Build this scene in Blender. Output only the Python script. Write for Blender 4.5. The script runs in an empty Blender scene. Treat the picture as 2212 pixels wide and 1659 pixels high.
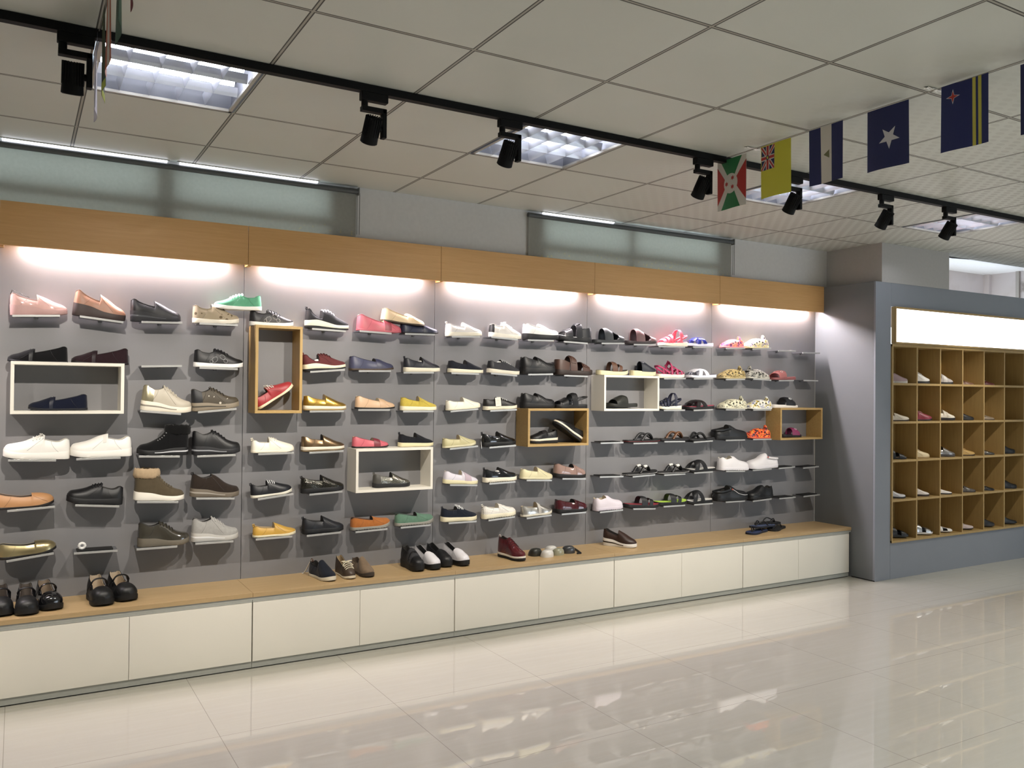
import bpy, math, random
from mathutils import Matrix, Vector
random.seed(7)
SC = bpy.context.scene
COL = SC.collection
PI = math.pi

# ------------------------------------------------------------------ materials
def lin(h):
    h = h.lstrip('#')
    out = []
    for i in (0, 2, 4):
        c = int(h[i:i + 2], 16) / 255
        out.append(c / 12.92 if c <= .04045 else ((c + .055) / 1.055) ** 2.4)
    return (*out, 1)

_M = {}
def node_mat(name):
    m = bpy.data.materials.new(name); m.use_nodes = True
    nt = m.node_tree; b = nt.nodes['Principled BSDF']
    return m, nt, b

def NN(nt, typ, **kw):
    n = nt.nodes.new(typ)
    for k, v in kw.items():
        if k in n.inputs: n.inputs[k].default_value = v
        else: setattr(n, k, v)
    return n

def math_n(nt, op, a, b=None, c=None):
    n = nt.nodes.new('ShaderNodeMath'); n.operation = op
    for i, v in enumerate((a, b, c)):
        if v is None: continue
        if isinstance(v, (int, float)): n.inputs[i].default_value = v
        else: nt.links.new(v, n.inputs[i])
    return n.outputs[0]

def ramp(nt, fac, stops, interp='LINEAR'):
    r = nt.nodes.new('ShaderNodeValToRGB'); r.color_ramp.interpolation = interp
    e = r.color_ramp.elements
    while len(e) < len(stops): e.new(.5)
    for el, (p, c) in zip(e, stops):
        el.position = p; el.color = lin(c) if isinstance(c, str) else c
    nt.links.new(fac, r.inputs[0])
    return r.outputs[0]

def mix_c(nt, fac, a, b, mode='MIX'):
    n = nt.nodes.new('ShaderNodeMix'); n.data_type = 'RGBA'; n.blend_type = mode
    for s, v in ((n.inputs[0], fac), (n.inputs[6], a), (n.inputs[7], b)):
        if isinstance(v, (int, float)): s.default_value = v
        elif isinstance(v, (tuple, list)): s.default_value = v
        elif isinstance(v, str): s.default_value = lin(v)
        else: nt.links.new(v, s)
    return n.outputs[2]

def bump(nt, b, h, strength=.2, dist=.001):
    n = NN(nt, 'ShaderNodeBump', Strength=strength, Distance=dist)
    nt.links.new(h, n.inputs['Height']); nt.links.new(n.outputs[0], b.inputs['Normal'])

def obj_co(nt):
    return nt.nodes.new('ShaderNodeTexCoord').outputs['Object']

def noise(nt, co, scale, detail=2, rough=.5):
    n = NN(nt, 'ShaderNodeTexNoise', Scale=scale, Detail=detail, Roughness=rough)
    nt.links.new(co, n.inputs['Vector']); return n.outputs

CAMO = {'camoA': ['d9626c', 'ef9a8e', 'e89a4c', '6a4ca8', '1c1a1e'], 'camoB': ['e8d9a0', 'f2ead0', 'e2c95a', 'b9a4d8', '2a2620'],
        'camoC': ['a8925c', 'c4b07c', '4a3f26', '8a7648', '17150f'], 'camoD': ['b4b0a4', '8b887f', 'd0ccc0', '4a4844', '1b1a19'],
        'camoE': ['dcd6b8', 'e6e2cc', '2a2820', 'bdb89a', '121210'], 'camoF': ['e6e4d8', 'f0eee6', '2e3a9a', 'd8bc3a', '2a2823'],
        'camoG': ['e8481e', 'f2783a', 'f0b04a', '2c2740', '141218']}

def mat(spec, rough=None, name=None):
    """spec 'rrggbb|finish' -> cached procedural material"""
    key = (spec, rough)
    if key in _M: return _M[key]
    hexc, _, fin = spec.partition('|')
    m, nt, b = node_mat(name or ('%s_%s' % (fin or 'matte', hexc)))
    c = lin(hexc); g_ = .3 * c[0] + .5 * c[1] + .2 * c[2]; c = tuple(v * .88 + g_ * .12 for v in c[:3]) + (1,)
    b.inputs['Base Color'].default_value = c
    R = {'': .5, 'leather': .46, 'patent': .12, 'suede': .9, 'metal': .28, 'crackle': .22, 'knit': .85, 'rubber': .45, 'floral': .8,
         'floral2': .6, 'perf': .45, 'weave': .8}.get(fin, .55)
    b.inputs['Roughness'].default_value = rough if rough is not None else R
    co = obj_co(nt)
    if fin in ('leather', 'rubber', ''):
        n = noise(nt, co, 260 if fin != 'rubber' else 90, 3)
        bump(nt, b, n[0], .12, .0008)
    elif fin == 'patent':
        b.inputs['Coat Weight'].default_value = .6; b.inputs['Coat Roughness'].default_value = .05
        n = noise(nt, co, 60, 2); bump(nt, b, n[0], .15, .002)
    elif fin == 'suede':
        n = noise(nt, co, 60, 4)
        nt.links.new(mix_c(nt, n[0], tuple(v * .82 for v in c[:3]) + (1,), tuple(min(1, v * 1.15) for v in c[:3]) + (1,)), b.inputs['Base Color'])
        b.inputs['Sheen Weight'].default_value = .12; b.inputs['Specular IOR Level'].default_value = .15
    elif fin == 'metal':
        b.inputs['Metallic'].default_value = .85
        n = noise(nt, co, 120, 2); bump(nt, b, n[0], .15, .001)
    elif fin == 'crackle':
        b.inputs['Metallic'].default_value = .9
        v = NN(nt, 'ShaderNodeTexVoronoi', Scale=150.0); nt.links.new(co, v.inputs['Vector'])
        bump(nt, b, v.outputs[0], .6, .002)
    elif fin == 'knit':
        w = NN(nt, 'ShaderNodeTexVoronoi', Scale=380.0); nt.links.new(co, w.inputs['Vector'])
        bump(nt, b, w.outputs[0], .5, .001)
    elif fin in ('floral', 'floral2'):
        v = NN(nt, 'ShaderNodeTexVoronoi', Scale=38.0); nt.links.new(co, v.inputs['Vector'])
        hi = '5f5138' if fin == 'floral' else 'c9c2b4'
        f = ramp(nt, v.outputs[0], [(0, '000000'), (.30, '000000'), (.34, 'ffffff')] if fin == 'floral' else [(0, '000000'), (.22, '000000'), (.26, 'ffffff')])
        n = noise(nt, co, 25, 1)
        f2 = math_n(nt, 'MAXIMUM', f, math_n(nt, 'LESS_THAN', n[0], .5))
        nt.links.new(mix_c(nt, f2, hi, c), b.inputs['Base Color'])
    elif fin == 'perf':
        mp = NN(nt, 'ShaderNodeMapping'); nt.links.new(co, mp.inputs[0]); mp.inputs['Scale'].default_value = (90, 4, 90)
        v = NN(nt, 'ShaderNodeTexVoronoi', Scale=1.0, Randomness=0.0); nt.links.new(mp.outputs[0], v.inputs['Vector'])
        f = math_n(nt, 'GREATER_THAN', v.outputs[0], .2)
        nt.links.new(mix_c(nt, f, '8a857a', c), b.inputs['Base Color'])
    elif fin == 'weave':
        w = NN(nt, 'ShaderNodeTexWave', Scale=60.0, Distortion=4.0); nt.links.new(co, w.inputs[0])
        nt.links.new(mix_c(nt, w.outputs[1], c, 'd8c0b8'), b.inputs['Base Color'])
    elif fin in CAMO:
        cs = CAMO[fin]
        mp = NN(nt, 'ShaderNodeMapping'); nt.links.new(co, mp.inputs[0]); mp.inputs['Scale'].default_value = (1, 1, 1.7)
        n = noise(nt, mp.outputs[0], 26 if fin != 'camoD' else 40, 3, .55); n[0].node.inputs['Distortion'].default_value = 1.1
        nt.links.new(ramp(nt, n[0], [(0, cs[4]), (.385, cs[3]), (.435, cs[0]), (.51, cs[1]), (.575, cs[2]), (.625, cs[0]), (.68, cs[4])], 'CONSTANT'), b.inputs['Base Color'])
        bump(nt, b, n[0], .8, .008)
        b.inputs['Roughness'].default_value = .5
    _M[key] = m
    return m

def wood_mat(name, c1, c2, axis=0, scale=1.0, rough=.45):
    m, nt, b = node_mat(name); co = obj_co(nt)
    mp = NN(nt, 'ShaderNodeMapping'); nt.links.new(co, mp.inputs[0])
    s = [26 * scale] * 3; s[axis] = 1.2 * scale; mp.inputs['Scale'].default_value = s
    n = noise(nt, mp.outputs[0], 3, 5, .6)
    n2 = noise(nt, mp.outputs[0], 14, 3, .6)
    f = math_n(nt, 'ADD', math_n(nt, 'MULTIPLY', n[0], .7), math_n(nt, 'MULTIPLY', n2[0], .3))
    nt.links.new(ramp(nt, f, [(.3, c1), (.7, c2)]), b.inputs['Base Color'])
    b.inputs['Roughness'].default_value = rough
    bump(nt, b, n2[0], .08, .001)
    return m

def plain(name, hexc, rough=.5, metal=0, nscale=40, amt=.06, bmp=.03):
    """painted / laminated surface with a faint mottling"""
    key = ('plain', name)
    if key in _M: return _M[key]
    m, nt, b = node_mat(name); c = lin(hexc); co = obj_co(nt)
    n = noise(nt, co, nscale, 3)
    lo = tuple(v * (1 - amt) for v in c[:3]) + (1,); hi = tuple(min(1, v * (1 + amt)) for v in c[:3]) + (1,)
    nt.links.new(mix_c(nt, n[0], lo, hi), b.inputs['Base Color'])
    b.inputs['Roughness'].default_value = rough; b.inputs['Metallic'].default_value = metal
    if bmp: bump(nt, b, n[0], bmp, .001)
    _M[key] = m
    return m

def emit(name, hexc, strength):
    m, nt, b = node_mat(name)
    b.inputs['Base Color'].default_value = lin(hexc)
    b.inputs['Emission Color'].default_value = lin(hexc); b.inputs['Emission Strength'].default_value = strength
    return m

# ------------------------------------------------------------------ mesh helpers
class MB:
    def __init__(s): s.v = []; s.f = []; s.mi = []
    def add(s, vs, fs, mi=0):
        o = len(s.v); s.v += [tuple(p) for p in vs]
        s.f += [tuple(i + o for i in f) for f in fs]; s.mi += [mi] * len(fs)
        return s
    def box(s, x0, x1, y0, y1, z0, z1, mi=0):
        return s.add([(x0, y0, z0), (x1, y0, z0), (x1, y1, z0), (x0, y1, z0), (x0, y0, z1), (x1, y0, z1), (x1, y1, z1), (x0, y1, z1)],
              [(0, 3, 2, 1), (4, 5, 6, 7), (0, 1, 5, 4), (1, 2, 6, 5), (2, 3, 7, 6), (3, 0, 4, 7)], mi)
    def obox(s, M, hx, hy, hz, mi=0):
        vs = [M @ Vector((sx * hx, sy * hy, sz * hz)) for sz in (-1, 1) for sx, sy in ((-1, -1), (1, -1), (1, 1), (-1, 1))]
        return s.add(vs, [(0, 3, 2, 1), (4, 5, 6, 7), (0, 1, 5, 4), (1, 2, 6, 5), (2, 3, 7, 6), (3, 0, 4, 7)], mi)
    def grid(s, rows, mi=0, closed=False, skip=None):
        n, m = len(rows), len(rows[0]); o = len(s.v)
        for r in rows: s.v += [tuple(p) for p in r]
        for i in range(n - 1):
            for j in range(m if closed else m - 1):
                if skip and skip(i, j): continue
                k = (j + 1) % m
                s.f.append((o + i * m + j, o + i * m + k, o + (i + 1) * m + k, o + (i + 1) * m + j)); s.mi.append(mi)
        return s
    def loft(s, rings, mi=0, cap=True):
        o = len(s.v); m = len(rings[0]); s.grid(rings, mi, True)
        if cap:
            s.f.append(tuple(o + j for j in reversed(range(m)))); s.mi.append(mi)
            e = o + (len(rings) - 1) * m
            s.f.append(tuple(e + j for j in range(m))); s.mi.append(mi)
        return s
    def tube(s, pts, r, n=8, mi=0, flat=1.0, closed=False):
        """round bar along pts; r may be a list; flat squashes it along the local up"""
        pts = [Vector(p) for p in pts]; k = len(pts); rings = []
        for i, p in enumerate(pts):
            if closed: d = pts[(i + 1) % k] - pts[i - 1]
            else: d = pts[min(i + 1, k - 1)] - pts[max(i - 1, 0)]
            d = d.normalized() if d.length > 1e-9 else Vector((1, 0, 0))
            up = Vector((0, 0, 1)) if abs(d.z) < .95 else Vector((0, 1, 0))
            a = d.cross(up).normalized(); b = a.cross(d).normalized()
            rr = r[i] if isinstance(r, (list, tuple)) else r
            rings.append([p + a * (math.cos(2 * PI * j / n) * rr) + b * (math.sin(2 * PI * j / n) * rr * flat) for j in range(n)])
        if closed: rings.append(rings[0]); return s.loft(rings, mi, False)
        return s.loft(rings, mi)
    def cyl(s, p0, p1, r0, r1=None, n=20, mi=0):
        return s.tube([p0, p1], [r0, r0 if r1 is None else r1], n, mi)
    def build(s, name, m, parent=None, smooth=False, bevel=0, ang=.7):
        me = bpy.data.meshes.new(name); me.from_pydata([tuple(p) for p in s.v], [], s.f)
        for x in (m if isinstance(m, (list, tuple)) else [m]): me.materials.append(x)
        if any(s.mi): me.polygons.foreach_set('material_index', s.mi)
        if smooth:
            me.polygons.foreach_set('use_smooth', [True] * len(me.polygons))
            me.set_sharp_from_angle(angle=ang)
        me.validate(); me.update()
        o = bpy.data.objects.new(name, me); COL.objects.link(o)
        if parent: o.parent = parent
        if bevel:
            md = o.modifiers.new('bevel', 'BEVEL'); md.width = bevel; md.segments = 2; md.limit_method = 'ANGLE'
        return o

def tag(o, label, cat, group=None, kind=None):
    if label: o['label'] = label
    if cat: o['category'] = cat
    if group: o['group'] = group
    if kind: o['kind'] = kind
    return o

def thing(name, label, cat, loc=(0, 0, 0), group=None, M=None):
    o = bpy.data.objects.new(name, None); COL.objects.link(o); o.empty_display_size = .05
    if M is not None: o.matrix_world = M
    else: o.location = loc
    return tag(o, label, cat, group)

def struct(o): o['kind'] = 'structure'; return o

def copy_thing(src, loc, label):
    r = src.copy(); COL.objects.link(r); r.location = loc; r['label'] = label
    for ch in list(src.children):
        c = ch.copy(); COL.objects.link(c); c.parent = r
        for g in list(ch.children):
            d = g.copy(); COL.objects.link(d); d.parent = c
    return r

# ------------------------------------------------------------------ shoes
def curve(ctrl):
    """monotone cubic through (s, value) control points"""
    xs = [p[0] for p in ctrl]; ys = [p[1] for p in ctrl]; n = len(xs)
    if n == 1: return lambda s: ys[0]
    d = [(ys[i + 1] - ys[i]) / (xs[i + 1] - xs[i]) for i in range(n - 1)]
    m = [d[0]] + [0 if d[i - 1] * d[i] <= 0 else 2 * d[i - 1] * d[i] / (d[i - 1] + d[i]) for i in range(1, n - 1)] + [d[-1]]
    def f(s):
        if s <= xs[0]: return ys[0]
        if s >= xs[-1]: return ys[-1]
        i = max(k for k in range(n - 1) if xs[k] <= s); h = xs[i + 1] - xs[i]; t = (s - xs[i]) / h
        return (ys[i] * (2 * t ** 3 - 3 * t * t + 1) + h * m[i] * (t ** 3 - 2 * t * t + t) + ys[i + 1] * (-2 * t ** 3 + 3 * t * t) + h * m[i + 1] * (t ** 3 - t * t))
    return f

OUT_ROUND = [(0, 0), (.012, .34), (.04, .54), (.1, .70), (.2, .76), (.36, .70), (.52, .80), (.68, .99), (.78, 1.0), (.88, .86), (.95, .60), (.985, .34), (1, 0)]
OUT_WIDE = [(0, 0), (.012, .38), (.04, .60), (.1, .76), (.2, .82), (.36, .78), (.52, .88), (.68, 1.0), (.8, 1.0), (.9, .9), (.96, .66), (.988, .38), (1, 0)]
OUT_FLAT = [(0, 0), (.01, .36), (.04, .62), (.1, .78), (.2, .82), (.36, .76), (.52, .84), (.68, .98), (.8, 1.0), (.9, .9), (.96, .66), (.99, .36), (1, 0)]

# kind: sole top, toe spring, collar, throat, vamp (heights as fractions of the shoe's height)
K = {
 'slip':  dict(so=[(0, .30), (.5, .26), (1, .23)], sp=.05, co=[(0, .86), (.05, .90), (.2, .76), (.4, .66), (.5, .63)], st=.50, va=[(.5, 1.0), (.58, .86), (.78, .58), (.92, .44), (1, .30)]),
 'slipr': dict(so=[(0, .34), (.5, .30), (1, .27)], sp=.06, co=[(0, .86), (.05, .90), (.2, .76), (.4, .68), (.48, .66)], st=.48, va=[(.48, 1.0), (.58, .88), (.78, .64), (.92, .54), (1, .36)], ridge=.03),
 'slipf': dict(so=[(0, .16), (.5, .15), (1, .22)], sp=.09, co=[(0, .74), (.05, .80), (.2, .68), (.4, .62), (.5, .60)], st=.50, va=[(.5, 1.0), (.6, .84), (.8, .56), (.93, .42), (1, .30)]),
 'slipw': dict(so=[(0, .42), (.5, .36), (1, .30)], sp=.05, co=[(0, .92), (.05, .96), (.2, .84), (.42, .74)], st=.44, va=[(.44, .94), (.6, .84), (.8, .66), (.93, .54), (1, .36)]),
 'mocs':  dict(so=[(0, .26), (.5, .22), (1, .34)], sp=.18, co=[(0, .86), (.05, .98), (.2, .90), (.45, .72), (.55, .68)], st=.55, va=[(.55, 1.0), (.62, .88), (.8, .74), (.92, .66), (1, .40)], ridge=.035),
 'loafer': dict(so=[(0, .13), (.5, .10), (1, .14)], sp=.08, co=[(0, .90), (.05, 1.0), (.2, .86), (.45, .66), (.58, .58)], st=.58, va=[(.58, .84), (.66, .78), (.82, .56), (.94, .42), (1, .26)]),
 'loafert': dict(so=[(0, .30), (.5, .24), (1, .24)], sp=.08, co=[(0, .92), (.05, 1.0), (.2, .88), (.45, .74), (.58, .70)], st=.58, va=[(.58, .98), (.66, .90), (.82, .72), (.93, .60), (1, .38)], wide=1),
 'wloafer': dict(so=[(0, .48), (.3, .42), (.6, .26), (1, .20)], sp=.06, co=[(0, .92), (.05, 1.0), (.2, .84), (.4, .70), (.5, .66)], st=.5, va=[(.5, .96), (.6, .84), (.8, .58), (.93, .44), (1, .28)]),
 'flat':  dict(so=[(0, .18), (.5, .10), (1, .16)], sp=.16, co=[(0, .90), (.05, .96), (.25, .80), (.5, .66), (.66, .68)], st=.66, va=[(.66, .86), (.74, .84), (.86, .74), (.95, .58), (1, .36)]),
 'sneak': dict(so=[(0, .36), (.3, .33), (.6, .22), (1, .20)], sp=.10, co=[(0, .88), (.04, .96), (.12, .90), (.24, .80), (.34, .84), (.4, .90)], st=.42, va=[(.42, 1.0), (.5, .92), (.7, .62), (.86, .48), (.95, .42), (1, .26)]),
 'runner': dict(so=[(0, .24), (.5, .20), (1, .22)], sp=.12, co=[(0, .86), (.05, .92), (.16, .78), (.3, .74), (.4, .84)], st=.42, va=[(.42, 1.0), (.5, .96), (.7, .70), (.86, .50), (.95, .42), (1, .28)]),
 'runl':  dict(so=[(0, .30), (.5, .26), (1, .24)], sp=.08, co=[(0, .80), (.05, .86), (.2, .76), (.36, .78)], st=.40, va=[(.40, 1.0), (.5, .94), (.7, .70), (.88, .48), (.96, .40), (1, .28)]),
 'chunk': dict(so=[(0, .36), (.25, .42), (.45, .34), (.7, .22), (1, .22)], sp=.06, co=[(0, .90), (.05, .94), (.15, .72), (.3, .52), (.36, .54)], st=.38, va=[(.38, .92), (.48, .94), (.7, .66), (.88, .46), (.96, .38), (1, .26)], split=1),
 'lace':  dict(so=[(0, .18), (.5, .14), (1, .20)], sp=.10, co=[(0, .78), (.05, .84), (.2, .68), (.4, .66)], st=.42, va=[(.42, 1.0), (.52, .94), (.62, .80), (.84, .58), (.95, .44), (1, .28)]),
 'lacec': dict(so=[(0, .32), (.5, .26), (1, .26)], sp=.06, co=[(0, .82), (.05, .86), (.2, .72), (.4, .72)], st=.42, va=[(.42, .96), (.52, .90), (.7, .68), (.88, .50), (.96, .42), (1, .3)]),
 'lacew': dict(so=[(0, .34), (.5, .26), (1, .26)], sp=.12, co=[(0, .80), (.05, .86), (.2, .72), (.38, .80)], st=.42, va=[(.42, 1.0), (.52, .94), (.7, .74), (.86, .62), (.95, .54), (1, .36)], wide=1),
 'clog':  dict(so=[(0, .24), (.5, .20), (1, .20)], sp=.05, co=[(0, .80), (.05, .90), (.18, .76), (.34, .84)], st=.40, va=[(.40, 1.0), (.48, .98), (.6, .78), (.76, .66), (.9, .58), (.97, .46), (1, .32)], wide=1, ridge=.03),
 'clogo': dict(so=[(0, .24), (.5, .20), (1, .20)], sp=.06, co=[(0, .58), (.05, .64), (.2, .60), (.36, .74)], st=.42, va=[(.42, 1.0), (.5, .96), (.64, .72), (.8, .62), (.92, .54), (.97, .44), (1, .3)], wide=1),
 'clogl': dict(so=[(0, .38), (.4, .32), (1, .26)], sp=.10, co=[(0, .86), (.05, .98), (.2, .88), (.42, .76)], st=.46, va=[(.46, 1.0), (.56, .90), (.74, .66), (.9, .58), (.97, .48), (1, .34)], wide=1),
 'foam':  dict(so=[(0, .14), (.5, .08), (1, .12)], sp=.05, co=[(0, .44), (.05, .55), (.12, .62), (.22, .62), (.26, .63)], st=.27, va=[(.27, .70), (.42, .76), (.6, .73), (.78, .56), (.92, .38), (1, .18)], wide=1),
 'boot':  dict(so=[(0, .27), (.3, .24), (.6, .16), (1, .14)], sp=.06, co=[(0, .92), (.1, .94), (.3, .94), (.42, .94)], st=.43, va=[(.43, .92), (.5, .72), (.62, .54), (.8, .38), (.94, .30), (1, .18)]),
 'bootlow': dict(so=[(0, .26), (.5, .22), (1, .20)], sp=.06, co=[(0, .92), (.05, .98), (.15, .92), (.3, .90), (.4, .95)], st=.41, va=[(.41, 1.0), (.5, .90), (.66, .66), (.84, .50), (.95, .42), (1, .26)]),
 'mocl': dict(so=[(0, .36), (.4, .30), (1, .26)], sp=.10, co=[(0, .92), (.05, 1.0), (.2, .88), (.45, .70), (.56, .66)], st=.57, va=[(.57, .84), (.66, .82), (.8, .68), (.92, .56), (.97, .46), (1, .32)], wide=1),
 'mary':  dict(so=[(0, .26), (.5, .20), (1, .24)], sp=.10, co=[(0, .92), (.05, 1.0), (.2, .84), (.5, .62), (.68, .58)], st=.68, va=[(.68, .74), (.76, .74), (.88, .66), (.96, .54), (1, .34)], wide=1),
 'mule':  dict(so=[(0, .34), (.5, .30), (1, .26)], sp=.10, hump=[(.34, 1.0), (.5, .98), (.66, .80), (.84, .58), (.95, .46), (1, .34)]),
 'slide': dict(so=[(0, .28), (.5, .24), (1, .22)], sp=.10, hump=[(.36, .9), (.5, 1.0), (.66, .84), (.84, .56), (1, .36)]),
 'slide2': dict(so=[(0, .20), (.5, .17), (1, .18)], sp=.10, hump=[(.2, .9), (.40, 1.0), (.55, .82), (.72, .58), (.9, .40), (1, .3)]),
 'slideband': dict(so=[(0, .34), (.5, .28), (1, .26)], sp=.16, hump=[(.3, .96), (.5, 1.0), (.64, .88), (.8, .70), (.95, .5), (1, .36)]),
 'slidebt': dict(so=[(0, .30), (.5, .26), (1, .20)], sp=.04, hump=[(.4, .9), (.55, 1.0), (.68, .94), (.82, .66), (1, .3)]),
 'xslide': dict(so=[(0, .36), (.5, .30), (1, .26)], sp=.12, hump=[(.3, .8), (.52, .96), (.68, .98), (.84, .70), (1, .36)]),
 'cross': dict(so=[(0, .26), (.5, .22), (1, .20)], sp=.14, hump=[(.3, .9), (.5, 1.0), (.64, .9), (.82, .62), (1, .36)]),
 'flip':  dict(so=[(0, .20), (.5, .18), (1, .20)], sp=.14, hump=[(.36, 1.0), (.5, 1.0), (.8, .3), (1, .2)]),
 'strappy': dict(so=[(0, .26), (.5, .20), (1, .16)], sp=.06, hump=[(.2, 1.0), (.34, 1.0), (.5, .80), (.66, .62), (.85, .46), (1, .24)]),
 'cage':  dict(so=[(0, .24), (.5, .20), (1, .18)], sp=.06, hump=[(.2, .9), (.42, 1.0), (.55, .76), (.75, .52), (.92, .36), (1, .24)]),
 'velcro': dict(so=[(0, .28), (.5, .24), (1, .22)], sp=.10, hump=[(.2, .86), (.38, 1.0), (.5, .92), (.66, .70), (.84, .52), (1, .3)], wide=1),
 'slings': dict(so=[(0, .24), (.5, .20), (1, .20)], sp=.05, hump=[(.2, .9), (.42, 1.0), (.55, .88), (.7, .62), (.88, .42), (1, .28)]),
}
THIN = {'flip'}

def make_shoe(rec):
    (xc, yc, zb0, L, H, dirn, tilt, yaw, kind, ucol, scol, dec, name, label, cat, kw) = rec
    k = K[kind]; D = {}
    for d in dec: D.setdefault(d[0], d[1:])
    W = kw.get('w', L * (.385 if not k.get('wide') else .40)); W = min(W, .112)
    hwf = curve(OUT_FLAT if 'hump' in k else OUT_WIDE if k.get('wide') else OUT_ROUND)
    hw = lambda s: hwf(s) * W / 2
    so = curve(k['so']); sp = k['sp']
    zb = lambda s: (sp * H * max(0, (s - .70) / .30) ** 2 + .02 * H * max(0, (.08 - s) / .08) ** 2)
    zt = lambda s: so(s) * H + zb(s)
    X = lambda s: (s - .5) * L
    M = Matrix.Translation((xc, yc, zb0)) @ Matrix.Rotation(-tilt, 4, 'Y') @ Matrix.Rotation(yaw + (PI if dirn < 0 else 0), 4, 'Z')
    root = thing(name, label, cat, M=M, group=kw.get('group'))
    smat = mat(scol, .6 if '|' not in scol else None)
    umat = mat(ucol if '|' in ucol else ucol + '|leather')
    N = 26
    ss = sorted(set([(1 - math.cos(PI * i / N)) / 2 for i in range(N + 1)]))
    # --- sole
    if k.get('ridge'): ss_sole = sorted(set(ss + [i / 60 for i in range(1, 60)]))
    else: ss_sole = ss
    def ridge(s):
        return k['ridge'] * H if k.get('ridge') and .08 < s < .97 and (int(s * 30) % 2) else 0
    e = 1.05
    def ring(s, f0, f1, ex):
        w = hw(s) * e + ex; a, b = zb(s) + ridge(s) if f0 == 0 else zb(s) + (zt(s) - zb(s)) * f0, zb(s) + (zt(s) - zb(s)) * f1
        x = (s - .5) * L * 1.012
        pts = []
        for f, g in ((0, .93), (.12, .99), (.5, 1.0), (.88, 1.0), (1, .97)): pts.append((x, -w * g, a + (b - a) * f))
        pts += [(p[0], -p[1], p[2]) for p in reversed(pts)]
        return pts
    base = MB()
    split = k.get('split') or 'sole2' in D or 'S2' in D
    lo = .30 if split else 0
    if 'S2' in D: lo = .55
    base.loft([ring(s, lo, 1, 0) for s in ss_sole])
    base.build('sole', mat(D['S2'][0], .6) if 'S2' in D else smat, root, True)
    if split:
        MB().loft([ring(s, 0, lo + .02, -.0008) for s in ss_sole]).build('outsole', mat(D['sole2'][0], .6) if 'sole2' in D else mat('141416', .7), root, True)
    if 'S' in D:
        b = MB(); b.loft([ring(s, .42, .62, .0009) for s in ss if s <= (.72 if kind not in THIN else 1)]); b.build('sole_stripe', mat(D['S'][0], .35), root, True)

    parts = {}
    def strip(nm, m, s0, s1, t0, t1, P, th=.0022, skew=0, off=.0006, ns=6, nt_=14, under=True):
        """a strap lying over the foot between s0..s1, round from t0 to t1"""
        outer, inner = [], []
        for i in range(nt_ + 1):
            t = t0 + (t1 - t0) * i / nt_; ro, ri = [], []
            for j in range(ns + 1):
                s = s0 + (s1 - s0) * j / ns + skew * t
                ro.append(P(s, t, off + th)); ri.append(P(s, t, off))
            outer.append(ro); inner.append(ri)
        b = MB(); rows = [o + list(reversed(i)) for o, i in zip(outer, inner)]
        b.loft(rows)
        return b.build(nm, m, root, True)

    vaf = curve(k['va'] if 'va' in k else k['hump']); st = k.get('st', 0)
    lean = .028 * L if kind not in ('boot', 'foam') else 0
    cof = curve(k['co']) if 'co' in k else None
    def P(s, t, off=0):
        s = min(max(s, 0.0), 1.0)
        w = hw(s) * .99; a = t * PI / 2
        sa, ca = math.sin(a), max(math.cos(a), 0)
        y = (w + off) * math.copysign(abs(sa) ** .86, sa)
        z0 = zt(s) - .001
        z = z0 + (vaf(s) * H + zb(s) * .6 - z0 + off) * ca ** .80
        x = X(s)
        if s >= st and st: x -= lean * max(0, 1 - (s - st) / .16) * ca ** 1.5
        return (x, y, z)

    if 'va' in k:
        cof = curve(k['co'])
        op = [s for s in ss if s < st - .03] + [st - .022]
        va = [st] + [st + .03] + [s for s in ss if s > st + .05]
        cols = []
        for s in op:
            w = hw(s) * .985; z0 = zt(s) - .001; zc = cof(s) * H
            pinch = .70 if kind not in ('boot', 'foam') else .86
            row = []
            for i in range(6):
                f = i / 5; y = w * (1 - (1 - pinch) * f ** 1.7 + .05 * math.sin(PI * f)); row.append((X(s) + (.012 * L * f * f if s < .12 else 0), -y, z0 + (zc - z0) * f))
            yr = max(row[-1][1] * -1 - .0035, 0); xr = row[-1][0]
            near = s < .022
            row.append((xr, -yr, zc + .0004))
            row.append((xr if near else X(s), -yr * .98 if not near else 0, zc if near else z0 + (zc - z0) * .45))
            row.append((xr if near else X(s), -yr * .9 if not near else 0, zc if near else z0 + .004))
            row.append((xr if near else X(s), 0, zc if near else z0 + .004))
            row += [(p[0], -p[1], p[2]) for p in reversed(row[:-1])]
            cols.append(row)
        no = len(cols)
        ts = [-1 + .6 * i / 5 for i in range(6)] + [-.3, -.2, -.1, 0]
        ts = ts + [-t for t in reversed(ts[:-1])]
        for s in va: cols.append([P(s, t) for t in ts])
        svals = op + va
        zones = {}
        for zn, key in (('heel_counter', 'H'), ('toe_cap', 'C')):
            if key in D: zones[zn] = (D[key][0], mat(D[key][1]))
        def where(i, j):
            if i < no and 5 <= j <= 12: return 'lining'
            s = svals[i]
            if 'heel_counter' in zones and s < zones['heel_counter'][0]: return 'heel_counter'
            if 'toe_cap' in zones and s > zones['toe_cap'][0]: return 'toe_cap'
            return 'upper'
        lm = mat(D['I'][0] if 'I' in D else {'e': 'cfc6b4', 'd': 'c8b89a', 'c': 'b8a482'}.get(ucol[0], '2a2725'), .85)
        for zn, mm in [('upper', umat), ('lining', lm)] + [(z, v[1]) for z, v in zones.items()]:
            b = MB(); b.grid(cols, 0, False, lambda i, j: where(i, j) != zn)
            # drop unused points
            used = sorted({i for f in b.f for i in f}); mp = {o: n for n, o in enumerate(used)}
            b.v = [b.v[i] for i in used]; b.f = [tuple(mp[i] for i in f) for f in b.f]; b.mi = [0] * len(b.f)
            if b.f: b.build(zn, mm, root, True, ang=1.1)
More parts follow.
